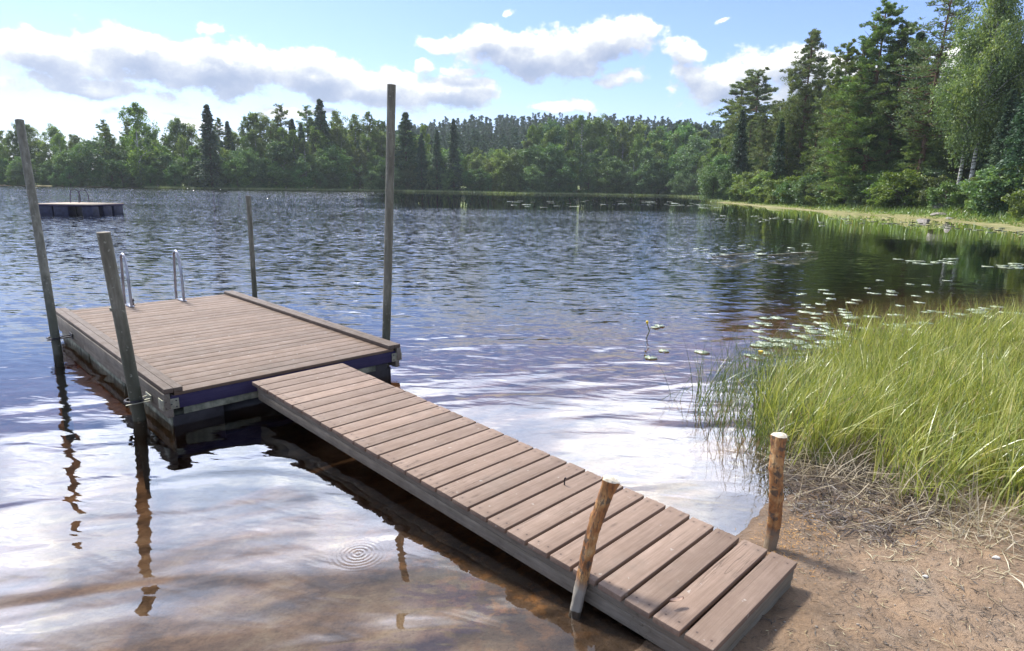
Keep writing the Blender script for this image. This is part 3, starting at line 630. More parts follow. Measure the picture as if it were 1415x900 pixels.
def broad(h, R_, n, rg, cs, base=.2, droop=.3, top=1., open_=.0, limbn=16, stems=1, trunk_r=.012):
    segs = []; C, A = [], []
    for s_ in range(stems):
        off = rg.uniform(-.35, .35, 2)*(stems > 1)*R_*.5; bow = rg.uniform(-.5, .5, 2)
        def tr(z): s = z/h; return np.array([off[0]*(.3+s)+bow[0]*s*s, off[1]*(.3+s)+bow[1]*s*s, z])
        zs = np.linspace(-.5, h*.93, 8); segs.append(([tuple(tr(z)) for z in zs], [h*trunk_r*(1-.88*max(z, 0)/h) for z in zs], 8))
        nc = int(limbn*4/stems)
        for i in range(limbn//stems*2):
            t = base+(1-base)*(i+rg.random())/(limbn//stems*2)*.96
            prof = math.sin(min(1., max(.04, (t-base)/(1-base)))**.75*PI*.93+.12); L_ = max(.5, R_*prof*rg.uniform(.6, 1.15)); a = rg.uniform(0, 2*PI)
            p0 = tr(max(.05, (t-.08))*h); p2 = tr(t*h)+np.array([math.cos(a)*L_, math.sin(a)*L_, L_*.25]); pm = (p0+p2)/2+np.array([0, 0, L_*.12])
            segs.append(([tuple(p0), tuple(pm), tuple(p2)], [.012*L_+.02, .008*L_+.01, .006], 5))
            for c_ in range(4):
                s = rg.uniform(.45, 1.05); pc = p0+(p2-p0)*s+rg.normal(size=3)*R_*.11
                r_ = R_*rg.uniform(.16, .30)*(1-open_*.3); k = max(6, int(n/(limbn*8)*rg.uniform(.5, 1.5)))
                dd = rg.normal(size=(k, 3)); dd /= np.linalg.norm(dd, axis=1, keepdims=True); rad_ = rg.random((k, 1))**.45
                q_ = pc+dd*rad_*r_*np.array([1, 1, .75]); q_[:, 2] -= np.abs(rg.normal(size=k))*droop*r_*1.6
                C.append(q_); A.append(rg.normal(size=(k, 3))*.7+dd*.4+np.array([0, 0, -droop*1.3]))
    C = np.concatenate(C); A = np.concatenate(A); C[:, 2] = np.maximum(C[:, 2], .05)
    P, Fc = cards(C, A, cs*.62*rg.uniform(.6, 1.3, len(C)), cs*rg.uniform(.7, 1.4, len(C)), rg); return P, Fc, segs
protos = {}
def proto(key, fn, leafm, barkm, *a, **k):
    P, Fc, segs = fn(*a, **k); mb = MB(); limbs(mb, segs); hgt = a[0]
    tm = mesh_np(key+' trunk', mb.V, mb.F, True); tm.materials.append(barkm)
    cm = mesh_np(key+' crown', P, Fc); cm.materials.append(leafm)
    protos[key] = (tm, cm, hgt)
def rg(i): return np.random.default_rng(100+i)
# far ones: big leaf clumps, near ones: small ones
for i in range(3): proto(f'fspruce{i}', spruce, M_spruceL, M_bark, 17, 2.7+.4*i, 10000, rg(i), .42)
for i in range(2): proto(f'fpine{i}', pine, M_pineL, M_pinebark, 17, 2.6, 8000, rg(10+i), .36, base=.3)
for i in range(4): proto(f'fbirch{i}', broad, M_birchL, M_birch, 16, 2.5+.35*i, 10000, rg(20+i), .30, base=.12, droop=.4, open_=.3)
for i in range(4): proto(f'falder{i}', broad, M_alderL, M_bark, 10, 3.2+.3*i, 10000, rg(30+i), .31, base=.03, droop=.25, limbn=20)
for i in range(2): proto(f'flight{i}', broad, M_lightL, M_bark, 10, 3.3, 9000, rg(40+i), .32, base=.03, droop=.5, limbn=18)
for i in range(3): proto(f'nspruce{i}', spruce, M_spruceL, M_bark, 15, 2.7+.4*i, 15000, rg(50+i), .30)
for i in range(5): proto(f'npine{i}', pine, M_pineL, M_pinebark, 18, 3.0, 34000, rg(60+i), .24, base=(.05, .10, .04, .16, .08)[i])
proto('npinethin', pine, M_pineL, M_pinebark, 18, 2.7, 9000, rg(70), .24, base=.30, lean=.1)
for i in range(3): proto(f'nbirch{i}', broad, M_birchL, M_birch, 18, 3.4, 21000, rg(80+i), .19, base=.36, droop=.8, open_=.4, limbn=26, trunk_r=.0115)
for i in range(4): proto(f'shrub{i}', broad, M_shrubL if i != 2 else M_alderL, M_bark, 3, 1.5, 5200, rg(90+i), .17, base=.02, droop=.2, limbn=12, stems=3, trunk_r=.008)
NAME = {'spruce': ('spruce_tree', 'spruce tree'), 'pine': ('pine_tree', 'pine tree'), 'birch': ('birch_tree', 'birch tree'), 'alder': ('leafy_tree', 'leafy tree'), 'light': ('leafy_tree', 'leafy tree'), 'shrub': ('shrub', 'shrub')}
def kindof(key):
    for k in NAME:
        if k in key: return k
TREES = []
def tree(key, x, y, h, wide=1., rot=None, label=None, group=None, z=None):
    tm, cm, ph = protos[key]; nm, cat = NAME[kindof(key)]
    e = empty(nm, (x, y, (gz(x, y) if z is None else z)-.05)); s = h/ph
    e.scale = (s*wide, s*wide, s); e.rotation_euler = (0, 0, rot if rot is not None else RNG.uniform(0, 2*PI))
    for n_, me in (('trunk', tm), ('crown', cm)):
        o = bpy.data.objects.new(n_, me); COL.objects.link(o); o.parent = e
    e['category'] = cat; e['group'] = group or 'trees'
    if label: e['label'] = label
    TREES.append((e, kindof(key), h, label)); return e
def top_at(px):                                   # tree-top line of the far shore, photo pixels
    xs = [0, 30, 60, 90, 110, 130, 160, 200, 230, 262, 290, 330, 360, 400, 440, 490, 530, 565, 600, 630, 680, 740, 790, 830, 875, 930, 975, 1010]
    ys = [180, 166, 176, 165, 172, 152, 160, 160, 172, 162, 160, 162, 140, 150, 150, 156, 158, 168, 170, 176, 186, 158, 152, 162, 158, 165, 170, 172]
    return np.interp(px, xs, ys)
def far_tree(key, px, dist, top, wide=1., label=None, group='trees on the far shore'):
    r_ = ray(px, 256); r_ = r_/np.hypot(r_[0], r_[1]); x, y = r_[0]*dist, r_[1]*dist; z = gz(x, y)
    T = aty(px, top, y); return tree(key, x, y, max(2.5, T[2]-z), wide, label=label, group=group)
def shore_dist(px):
    r_ = ray(px, 256); r_ = r_/np.hypot(r_[0], r_[1]); ds = np.arange(60, 260, .5); s = sdist(r_[0]*ds, r_[1]*ds); k = np.where((s > 0) & (ds > 100))[0]
    return ds[k[0]] if len(k) else 150.
q = np.random.default_rng(21)
# notable trees first
far_tree('fbirch2', 196, 153, 138, 1.05, label='tall open-crowned birch standing above the far left wood, behind the raft side')
far_tree('fspruce0', 294, 148, 143, 1.35, label='dark pointed spruce left of the slim pole, rising above the far wood')
far_tree('fspruce1', 447, 160, 136, 1.35, label='highest dark spruce between the slim pole and the tallest pole')
far_tree('fspruce2', 562, 161, 154, 1.6, label='broad dark spruce just right of the tallest pole on the far shore')
far_tree('fspruce0', 627, 158, 163, 1.05, label='narrow dark column-like spruce left of the pale green grove')
far_tree('fspruce0', 604, 158, 178, 1.1, label='smaller dark spruce beside the narrow column-like spruce')
far_tree('fspruce1', 583, 158, 183, 1.1, label='low dark spruce between the broad and the narrow spruce')
# rows
for row, (off, cnt, frac0, frac1) in enumerate(((1.6, 56, .22, .42), (4.5, 66, .42, .66), (8., 70, .62, .84), (13., 76, .80, 1.03))):
    for i in range(cnt):
        px = -25+(1030+25)*(i+q.uniform(.1, .9))/cnt; d0 = shore_dist(px); tl = top_at(px); base = 262
        fr = q.uniform(frac0, frac1); top = base-(base-tl)*fr; u_ = q.random(); grove = 635 < px < 720
        if row == 3 and (150 < px < 180 or 215 < px < 245) and u_ < .6: continue
        if row >= 2 and px < 250 and u_ < .25: continue
        if row == 3 and 590 < px < 725: top = base-(base-tl)*q.uniform(.55, .78)
        if row == 2 and 590 < px < 725: top = base-(base-tl)*q.uniform(.45, .65)
        if row == 0: key = f'falder{q.integers(4)}' if u_ < .72 or not grove else f'flight{q.integers(2)}'
        elif row == 1: key = (f'flight{q.integers(2)}' if u_ < .75 else f'fbirch{q.integers(4)}') if grove else (f'falder{q.integers(4)}' if u_ < .6 else f'fbirch{q.integers(4)}')
        else:
            if px < 260: key = f'fbirch{q.integers(4)}' if u_ < .78 else (f'fpine{q.integers(2)}' if u_ < .93 else f'fspruce{q.integers(3)}')
            elif px < 640: key = f'fbirch{q.integers(4)}' if u_ < .68 else (f'fspruce{q.integers(3)}' if u_ < .85 else f'fpine{q.integers(2)}')
            else: key = f'fbirch{q.integers(4)}' if u_ < .75 else (f'falder{q.integers(4)}' if u_ < .85 else f'fspruce{q.integers(3)}')
        far_tree(key, px, d0+off+q.uniform(-1, 2.2), top, q.uniform(.85, 1.25)*(1.15 if row < 2 else 1.))
# far hill forest, one mass
P, Fc, _ = spruce(14, 2.0, 420, rg(200), 1.05); nt_ = 2300; hx, hy_ = [], []
while len(hx) < nt_:
    px = q.uniform(430, 1090); r_ = ray(px, 256); r_ /= np.hypot(r_[0], r_[1]); dd = q.uniform(215, 440); x, y = r_[0]*dd, r_[1]*dd
    hx.append(x); hy_.append(y)
hx, hy_ = np.array(hx), np.array(hy_); hz = height(hx, hy_); sc_ = q.uniform(.75, 1.15, nt_)
sw_ = np.stack([q.uniform(.7, 1.7, nt_), q.uniform(.7, 1.7, nt_), q.uniform(.88, 1.15, nt_)], -1)*np.array([1, 1, 1.]); ra_ = q.uniform(0, 2*PI, nt_)[:, None]
Px = P[None, :, 0]*np.cos(ra_)-P[None, :, 1]*np.sin(ra_); Py = P[None, :, 0]*np.sin(ra_)+P[None, :, 1]*np.cos(ra_)
VV = (np.stack([Px, Py, np.broadcast_to(P[None, :, 2], Px.shape)], -1)*sc_[:, None, None]*sw_[:, None, :]+np.stack([hx, hy_, hz], -1)[:, None, :]).reshape(-1, 3)
FF = (Fc[None]+(np.arange(nt_)*len(P))[:, None, None]).reshape(-1, 4)
hf = link('distant_forest', mesh_np('distant_forest', VV, FF), M_hillL); tag(hf, 'dark conifer forest covering the low hill behind the far shore', 'forest', kind='stuff')
# right shore trees
def rsd(px):
    r_ = ray(px, 270); r_ = r_/np.hypot(r_[0], r_[1]); ds = np.arange(36, 200, .25); s = sdist(r_[0]*ds, r_[1]*ds); k = np.where(s > 0)[0]
    return ds[k[0]] if len(k) else 150.
def rt(key, px, dist, top, wide=1., label=None, rot=None):
    dist = max(dist, rsd(px)+11.5)
    r_ = ray(px, 270); r_ = r_/np.hypot(r_[0], r_[1]); x, y = r_[0]*dist, r_[1]*dist; z = gz(x, y); T = aty(px, top, y)
    return tree(key, x, y, T[2]-z, wide, label=label, rot=rot, group='trees on the right shore')
for a in [('npine0', 1012, 122, 112, 1.45, 'dark pine at the left end of the near wood, by the grassy point'), ('npine2', 1036, 118, 96, 1.45, 'bushy pine second from the left in the near wood'),
          ('npine3', 1098, 92, 40, .95, 'tall slender pine with a thin pointed top, rising alone against the cloud'), ('npine1', 1118, 98, 92, 1.05, 'thin pine close behind the slender pointed pine'),
          ('npine0', 1072, 100, 150, 1.5, 'mid-height dark pine left below the slender pointed pine'),
          ('npine2', 1190, 70, 2, 1.15, 'big dense dark pine with a broad top, third great crown from the left'), ('npine1', 1168, 74, 60, 1.1, 'pine leaning in under the big dense pine'), ('npine4', 1218, 72, 28, 1.05, 'dark pine just right of the big dense pine'),
          ('npinethin', 1266, 63, -40, 1.05, 'sparse tall pine with a bare dark stem and open branches'),
          ('nbirch0', 1338, 58, -60, .85, 'tall birch with a slanting white trunk above the shrubs'), ('nbirch1', 1322, 62, 10, 1., 'birch with a thin upright white trunk left of the slanting one'), ('nbirch2', 1396, 66, -10, .95, 'leafy birch filling the top right of the wood'),
          ('nspruce0', 1375, 60, 120, 1., 'dark spruce right of the white birch trunks'), ('npine2', 1150, 84, 58, 1.0, 'slim pine between the slender pointed pine and the big dense one'), ('nspruce2', 1240, 76, 40, 1.1, 'dark spruce behind the sparse tall pine'), ('nspruce1', 1402, 56, 90, 1., 'dark spruce at the right end of the visible shore'), ('npine4', 1262, 62, 150, 1.05, 'low-branched pine below the sparse tall pine')]:
    rt(*a[:5], label=a[5])
for i in range(52):
    px = 1000+430*(i+q.random())/52; dist = rsd(px)+q.uniform(12, 32)+(12 if 1300 < px < 1362 else 0); u_ = q.random()
    key = f'nspruce{q.integers(3)}' if u_ < .38 else (f'npine{q.integers(5)}' if u_ < .82 else f'nbirch{q.integers(3)}')
    rt(key, px, dist, np.interp(px, [1000, 1060, 1160, 1250, 1430], [150, 140, 90, 90, 60])+q.uniform(-25, 80)*(q.random()**.7), .95)
for i in range(6):                                # trees just outside, on the shore that swings round to the right
    tree(f'nbirch{i % 3}' if i % 2 else f'nspruce{i % 3}', 40+q.uniform(-2, 6), 38-i*5.5, q.uniform(13, 18))
# shrubs on the right shore
sh = []
for i in range(60):
    px = 985+445*(i+q.random())/60; dist = rsd(px)+q.uniform(8., 14)
    r_ = ray(px, 270); r_ = r_/np.hypot(r_[0], r_[1]); x, y = r_[0]*dist, r_[1]*dist; tree(f'shrub{q.integers(4)}', x, y, q.uniform(1.6, 3.4)*(1+.004*(dist-50))*(.6 if 1312 < px < 1360 else 1.), q.uniform(1., 1.5), group='shrubs along the right shore')
# labels from what stands around each tree
def words():
    LM = [(-999, 45, 'left of the tall leaning pole'), (45, 165, 'behind the raft'), (165, 340, 'between the raft and the slim pole'), (340, 440, 'just right of the slim pole'), (440, 535, 'left of the tallest pole'),
          (535, 640, 'just right of the tallest pole'), (640, 725, 'in the pale green grove'), (725, 860, 'below the hilltop wood'), (860, 985, 'by the grassy point'), (985, 1080, 'behind the grassy point'), (1080, 1160, 'near the slender pointed pine'),
          (1160, 1240, 'near the big dense pine'), (1240, 1310, 'near the sparse tall pine'), (1310, 1420, 'near the white birch trunks'), (1420, 9999, 'beyond the white birch trunks')]
    ordn = ['first', 'second', 'third', 'fourth', 'fifth', 'sixth', 'seventh', 'eighth', 'ninth', 'tenth', 'eleventh', 'twelfth', 'thirteenth', 'fourteenth', 'fifteenth']
    B = {}
    for e, k, h, lab in TREES:
        if lab: continue
        px, _ = proj(e.location.x, e.location.y, e.location.z); seg = next(s for s in LM if s[0] <= px < s[1])
        hw = 'low' if h < 6 else ('mid-height' if h < 11 else 'tall')
        kw = {'spruce': 'dark spruce', 'pine': 'rough pine', 'birch': 'green birch', 'alder': 'round leafy tree', 'light': 'pale willow-like tree', 'shrub': 'leafy shrub'}[k]
        if k == 'shrub': hw = 'small' if h < 2.5 else 'large'
        B.setdefault((hw, kw, seg[2]), []).append((px, e))
    for (hw, kw, s), L_ in B.items():
        L_.sort(key=lambda a: a[0])
        for i, (px, e) in enumerate(L_):
            e['label'] = f'{hw} {kw} {s}' if len(L_) == 1 else f'{hw} {kw}, {ordn[min(i, 14)]} such from the left, {s}'
words()
# ------------------------------------------------------------ rocks
def rock(nm, label, x, y, sx, sy, sz, seed, z=None, rz=0., sink=.3, group=None, m=None, cat='rock'):
    bm = bmesh.new(); bmesh.ops.create_icosphere(bm, subdivisions=4, radius=1.); q_ = np.random.default_rng(seed); dirs = q_.normal(size=(14, 3)); dirs /= np.linalg.norm(dirs, axis=1, keepdims=True); offs = q_.uniform(.62, .95, 14)
    for v in bm.verts:
        n = np.array(v.co); rmax = 1.
        for d_, o_ in zip(dirs, offs):
            c = float(n@d_)
            if c > .05: rmax = min(rmax, o_/c)
        rmax += .025*math.sin(9*n[0]+seed)*math.sin(8*n[1])*math.sin(7*n[2]+1)
        v.co = Vector((n[0]*rmax*sx, n[1]*rmax*sy, n[2]*rmax*sz))
    me = bpy.data.meshes.new(nm); bm.to_mesh(me); bm.free()
    o = link(nm, me, m or M_rock); o.location = (x, y, (gz(x, y) if z is None else z)+sz*(1-2*sink)); o.rotation_euler = (0, 0, rz); tag(o, label, cat, group)
    return o
for px, py, dz_, s_, sd, lab in ((1276, 303, 0, (1.0, .6, .19), 1, 'large grey boulder at the water edge of the right shore, left half of the pair'), (1296, 301, 0, (.6, .5, .22), 2, 'blocky grey boulder leaning against the large one'), (1222, 296, 0, (1.05, .5, .07), 3, 'low flat pale rock slab in the shore grass'),
                            (1312, 303, 0, (.5, .3, .12), 4, 'small flat stone right of the large boulder'), (994, 276, 0, (1.6, .9, .55), 5, 'dark boulder on the tip of the grassy point'), (1020, 279, 0, (2.2, .8, .22), 6, 'flat pale shore rock just right of the point'),
                            (1063, 283, 0, (.8, .5, .28), 7, 'small rounded stone on the shore right of the point')):
    x, y = gp(px, py-1.5, .12); rock('rock', lab, x, y, *s_, sd, rz=sd, sink=.38)
for px, dist, s_, sd, lab in ((1298, 63, (.7, .5, .5), 11, 'pale rounded rock half hidden in the shrubs'), (1378, 59, (1.3, .7, .45), 12, 'grey rock among shrubs beneath the dark spruce'), (1262, 68, (1.0, .6, .5), 13, 'mossy grey rock at the foot of the sparse tall pine')):
    r_ = ray(px, 270); r_ /= np.hypot(r_[0], r_[1]); rock('rock', lab, r_[0]*dist, r_[1]*dist, *s_, sd, rz=sd)
# ------------------------------------------------------------ blades
def blades(B, H, W, lean, curve, rg_, nseg=4, bw=1.):
    n = len(B); t = np.linspace(0, 1, nseg+1)[None, :]; az = rg_.uniform(0, PI, n)
    side = np.stack([np.cos(az), np.sin(az), np.zeros(n)], -1)*W[:, None]/2
    off = lean[:, None, :]*t[..., None]+curve[:, None, :]*(t**2.2)[..., None]
    hor = np.linalg.norm(off, axis=-1)
    zz = H[:, None]*t; zz = np.sqrt(np.maximum(zz**2-(hor*.75)**2, (zz*.25)**2))
    P0 = B[:, None, :]+np.concatenate([off, zz[..., None]], -1)
    wt = (1-t**2.0)*.9+.1*(1-t); wt = wt[..., None]*side[:, None, :]
    V_ = np.stack([P0-wt, P0+wt], 2).reshape(-1, 3)        # n,(nseg+1),2
    k = np.arange(nseg)*2; f = np.stack([k, k+1, k+3, k+2], -1)
    F_ = (f[None]+(np.arange(n)*(nseg+1)*2)[:, None, None]).reshape(-1, 4); return V_, F_
def poly_pts(poly, n, rg_):
    poly = np.array(poly, float); lo, hi = poly.min(0), poly.max(0); out = []
    while sum(map(len, out)) < n:
        p = rg_.uniform(lo, hi, (n*2, 2)); ins = np.zeros(len(p), bool)
        for a, b_ in zip(poly, np.roll(poly, -1, 0)):
            c = ((a[1] > p[:, 1]) != (b_[1] > p[:, 1])) & (p[:, 0] < (b_[0]-a[0])*(p[:, 1]-a[1])/(b_[1]-a[1]+1e-12)+a[0]); ins ^= c
        out.append(p[ins])
    return np.concatenate(out)[:n]
q = np.random.default_rng(5)
reed_px = [(1078, 625), (1110, 632), (1165, 632), (1205, 640), (1228, 668), (1262, 690), (1310, 705), (1370, 722), (1470, 745), (1600, 690), (1640, 560), (1560, 468), (1415, 462), (1290, 478), (1190, 492), (1110, 508), (1062, 540), (1045, 585), (1055, 618)]
reed_poly = [tuple(gp(u, v, .08)) for u, v in reed_px]
pts = poly_pts(reed_poly, 13500, q)
nclump = 900; cl = poly_pts(reed_poly, nclump, q); idx = q.integers(0, nclump, len(pts)); mixm = (q.random(len(pts)) < .62)[:, None]
gapm = vnoise(pts[:, 0]*2.3, pts[:, 1]*2.3, 44)+vnoise(pts[:, 0]*5.1, pts[:, 1]*5.1, 45)*.6 > -.33
pts = pts[gapm]; idx = idx[gapm]; mixm = mixm[gapm]
pts = np.where(mixm, cl[idx]+q.normal(size=(len(pts), 2))*.045, pts)
B = np.concatenate([pts, np.maximum(height(pts[:, 0], pts[:, 1]), -.2)[:, None]], 1)
patch = vnoise(pts[:, 0]*1.1, pts[:, 1]*1.1, 21)
H = q.uniform(.42, .74, len(pts))*(1+patch*.55); front = np.clip((sdist(pts[:, 0], pts[:, 1])), 0, 1); H *= 1-.12*front
swx = .10+.18*vnoise(pts[:, 0]*.8, pts[:, 1]*.8, 31)+q.normal(size=len(pts))*.14; swy = .03+q.normal(size=len(pts))*.14
lean = np.stack([swx*.55, swy*.6], -1); curve = np.stack([swx*1.1, swy*.9], -1)*q.uniform(.4, 1.6, (len(pts), 1))
V_, F_ = blades(B, H, q.uniform(.0055, .0125, len(pts)), lean, curve, q)
o = link('reed_grass', mesh_np('reed_grass', V_, F_), M_reed); tag(o, 'bright green reed grass thick along the shore on the right', 'grass', kind='stuff')
# dry blades round the foot of the reeds
edge_poly = [tuple(gp(u, v, .08)) for u, v in [(1060, 600), (1085, 648), (1150, 662), (1215, 668), (1240, 712), (1320, 745), (1420, 775), (1470, 740), (1380, 700), (1270, 668), (1230, 625), (1150, 600), (1080, 575)]]
pts = poly_pts(edge_poly, 800, q); B = np.concatenate([pts, height(pts[:, 0], pts[:, 1])[:, None]], 1); n = len(pts)
lean = q.normal(size=(n, 2))*.13; V_, F_ = blades(B, q.uniform(.12, .38, n), q.uniform(.003, .007, n), lean, lean*q.uniform(.3, 2., (n, 1)), q, 3)
o = link('dry_reeds', mesh_np('dry_reeds', V_, F_), M_straw); tag(o, 'bleached dry reed stalks round the foot of the reeds', 'grass', kind='stuff')
# sparse rushes standing in the water at the left end
rush_poly = [tuple(gp(u, v)) for u, v in [(952, 548), (985, 520), (1060, 500), (1130, 505), (1095, 560), (1080, 630), (1045, 640), (1000, 610), (965, 580)]]
pts = poly_pts(rush_poly, 700, q); pts = np.vstack([pts, [gp(u, v) for u, v in [(925, 555), (931, 548), (938, 552), (946, 560), (922, 566), (936, 538), (898, 552), (956, 566), (960, 575)]]])
n = len(pts); B = np.concatenate([pts, np.full((n, 1), -.12)], 1); swx = .12+q.normal(size=n)*.17
lean = np.stack([swx, q.normal(size=n)*.12], -1); V_, F_ = blades(B, q.uniform(.38, .78, n), q.uniform(.004, .008, n), lean*.6, lean*q.uniform(.4, 1.6, (n, 1)), q)
o = link('rushes', mesh_np('rushes', V_, F_), M_rush); tag(o, 'thin dark rushes standing in open water at the left end of the reeds', 'grass', kind='stuff')
# litter on the mud
def litter(name, label, m, poly, n, l0, l1, w, cl_=0, up_=.004, tilt=.15):
    p = poly_pts([tuple(gp(u, v, .1)) for u, v in poly], n, q)
    if cl_: c_ = p[q.integers(0, len(p), cl_)]; p = c_[q.integers(0, cl_, n)]+q.normal(size=(n, 2))*.09
    z = height(p[:, 0], p[:, 1]); ok = z > -.02; p, z = p[ok], z[ok]; n = len(p)
    a = q.uniform(0, 2*PI, n); C = np.stack([p[:, 0], p[:, 1], z+up_+q.random(n)*.006], -1); A = np.stack([np.cos(a), np.sin(a), q.normal(size=n)*tilt], -1)
    L_ = q.uniform(l0, l1, n); S = np.stack([-np.sin(a), np.cos(a), q.normal(size=n)*.3], -1); W = w*q.uniform(.6, 1.5, n)
    K = q.normal(size=(n, 1))*.12*L_[:, None]; mid = C+S*K
    P = np.stack([C-A*L_[:, None]/2, mid+S*W[:, None]/2, C+A*L_[:, None]/2, mid-S*W[:, None]/2], 1).reshape(-1, 3)
    o = link(name, mesh_np(name, P, np.arange(4*n).reshape(n, 4)), m); tag(o, label, 'litter', kind='stuff')
mudp = [(1085, 640), (1230, 655), (1415, 740), (1600, 800), (1600, 1000), (1000, 1000), (1040, 880), (1110, 790)]
litter('straw_litter', 'pale straw stalks scattered on the mud below the reeds', M_straw, [(1100, 650), (1210, 660), (1415, 745), (1560, 790), (1500, 830), (1300, 790), (1150, 720)], 520, .03, .2, .005, 120)
litter('sparse_straw', 'thin straw bits strewn over the sandy bank', M_straw, mudp, 380, .012, .07, .0028)
litter('twig_litter', 'dark rotted stalks and twigs on the mud', M_twig, mudp, 2200, .012, .06, .004, 260)
litter('wet_litter', 'dark wet plant litter heaped at the reed foot', M_twig, [(1060, 625), (1230, 640), (1300, 705), (1240, 740), (1120, 700), (1085, 660)], 1500, .03, .16, .007, 90, .01, .3)
litter('pine_needles', 'orange pine needles heaped beside the end of the gangway', M_shave, [(1080, 722), (1098, 712), (1122, 690), (1112, 728), (1098, 748), (1094, 768), (1074, 770)], 620, .008, .035, .003, 40)
pebs = poly_pts([tuple(gp(u, v, .1)) for u, v in mudp], 330, q); VV, FF = [], []; bm = bmesh.new(); bmesh.ops.create_icosphere(bm, subdivisions=1, radius=1); bv = np.array([v.co[:] for v in bm.verts]); bf = [[v.index for v in f.verts] for f in bm.faces]; bm.free()
pz = height(pebs[:, 0], pebs[:, 1])
for i, (x, y) in enumerate(pebs):
    if pz[i] < 0: continue
    s_ = q.uniform(.002, .006)*(1.6 if q.random() < .06 else 1); k = len(VV)*len(bv); VV.append(bv*s_*np.array([q.uniform(.8, 1.6), q.uniform(.7, 1.2), .6])+[x, y, pz[i]+s_*.2]); FF += [[a+k for a in f] for f in bf]
o = link('pebbles', mesh_np('pebbles', np.concatenate(VV), FF, True), simple_mat('pebble', (.16, .13, .10), (.36, .31, .26), 30., .8)); tag(o, 'small pale pebbles strewn on the mud', 'pebbles', kind='stuff')
for u, v, s_, lab in ((1377, 764, .022, 'white pebble on the mud near the right foot of the reeds'), (1280, 785, .016, 'small pale stone in the middle of the mud bank')):
    x, y = gp(u, v, .12); rock('pebble', lab, x, y, s_, s_*.7, s_*.5, 31, m=simple_mat('pale stone', (.5, .47, .42), (.7, .67, .6), 30.), cat='pebble')
# shore grass on the right shore
q = np.random.default_rng(15); gx_, gy_ = [], []
RPX = np.arange(955, 1490, 5.); RSD = [rsd(p) for p in RPX]
for px in np.arange(960, 1480, .05):
    dist = np.interp(px, RPX, RSD)+q.uniform(0, 12)
    r_ = ray(px, 270); r_ = r_/np.hypot(r_[0], r_[1]); gx_.append(r_[0]*dist); gy_.append(r_[1]*dist)
gx_, gy_ = np.array(gx_), np.array(gy_); s_ = sdist(gx_, gy_); k = s_ > .8; gx_, gy_, s_ = gx_[k], gy_[k], s_[k]; n = len(gx_)
B = np.stack([gx_, gy_, height(gx_, gy_)-.03], -1); lean = q.normal(size=(n, 2))*.12
V_, F_ = blades(B, q.uniform(.2, .5, n)*np.clip(s_/3, .5, 1.3), q.uniform(.05, .12, n), lean, lean, q, 2)
M_sg = leaf_mat('shore grass', [(.08, (.30, .26, .12)), (.3, (.13, .19, .035)), (.6, (.2, .27, .055)), (.95, (.32, .36, .11))], .35, .1, .5, .02)
o = link('shore_grass', mesh_np('shore_grass', V_, F_), M_sg); tag(o, 'grass fringe on the right shore in front of the shrubs', 'grass', kind='stuff')
# sedge belt in the water along the far shore
sx_, sy_ = [], []
for px in np.arange(200, 1000, .05):
    d0 = shore_dist(px); r_ = ray(px, 256); r_ = r_/np.hypot(r_[0], r_[1]); dd = d0+q.uniform(-4.5 if px > 560 else -1.5, 1.5); sx_.append(r_[0]*dd); sy_.append(r_[1]*dd)
n = len(sx_); B = np.stack([sx_, sy_, np.full(n, -.05)], -1); lean = q.normal(size=(n, 2))*.1
V_, F_ = blades(B, q.uniform(.25, .55, n), q.uniform(.12, .3, n), lean, lean, q, 1)
o = link('sedge_belt', mesh_np('sedge_belt', V_, F_), leaf_mat('sedge', [(.1, (.16, .20, .06)), (.5, (.24, .29, .09)), (.9, (.33, .36, .14))], .3, .05, .5, .02)); tag(o, 'pale sedge belt in the shallows along the far shore', 'grass', kind='stuff')
# ------------------------------------------------------------ lily pads and other small things on the water
def pad_mesh(seed):
    q_ = np.random.default_rng(seed); n = 26; notch = .22; V_ = [(0, 0, 0)]
    for k in range(n+1):
        a = notch+(2*PI-2*notch)*k/n; r_ = 1+.05*math.sin(3*a+seed)+.03*math.sin(7*a)+q_.uniform(-.02, .02)
        V_.append((math.cos(a)*r_*1.1, math.sin(a)*r_*.9, .03+.05*q_.random() if k % 3 == 0 else .015))
    m_ = len(V_); V_ += [(x*.96, y*.96, z-.03) for x, y, z in V_]
    F_ = [(0, k, k+1) for k in range(1, n+1)]+[(m_, m_+k+1, m_+k) for k in range(1, n+1)]+[(k, m_+k, m_+k+1, k+1) for k in range(1, n+1)]
    me = mesh_np('lily_pad', V_, F_, False); me.materials.append(M_pad); return me
pads = [pad_mesh(i) for i in range(5)]
def pad(u, v, r_, label, q_):
    x, y = gp(u, v)
    if sdist(np.array([x]), np.array([y]))[0] > -.1: return
    o = bpy.data.objects.new('lily_pad', pads[q_.integers(5)]); COL.objects.link(o); o.location = (x, y, .004); o.scale = (r_*.85, r_*.85, .12); o.rotation_euler = (q_.normal()*.01, q_.normal()*.01, q_.uniform(0, 6.28))
    tag(o, label, 'lily pad', 'lily pads floating on the lake')
q = np.random.default_rng(77)
for i in range(104):
    u = q.uniform(1035, 1290) if i % 3 else q.normal(1130, 40); v = 466+q.normal()*17+(1125-u)*.08
    pad(u, min(max(v, 432), 515), q.uniform(.07, .13), 'round pale lily pad in the thick cluster behind the reeds', q)
for i in range(14): pad(q.uniform(1300, 1412), q.uniform(424, 440), q.uniform(.09, .14), 'lily pad above the reed tips at the right edge', q)
for i in range(5): pad(q.uniform(870, 985), q.uniform(448, 500), q.uniform(.07, .10), 'half sunken brownish lily pad left of the rushes', q)
for i in range(26): pad(q.uniform(1100, 1330), q.uniform(385, 432), q.uniform(.07, .12), 'lone lily pad on the dark water beyond the main cluster', q)
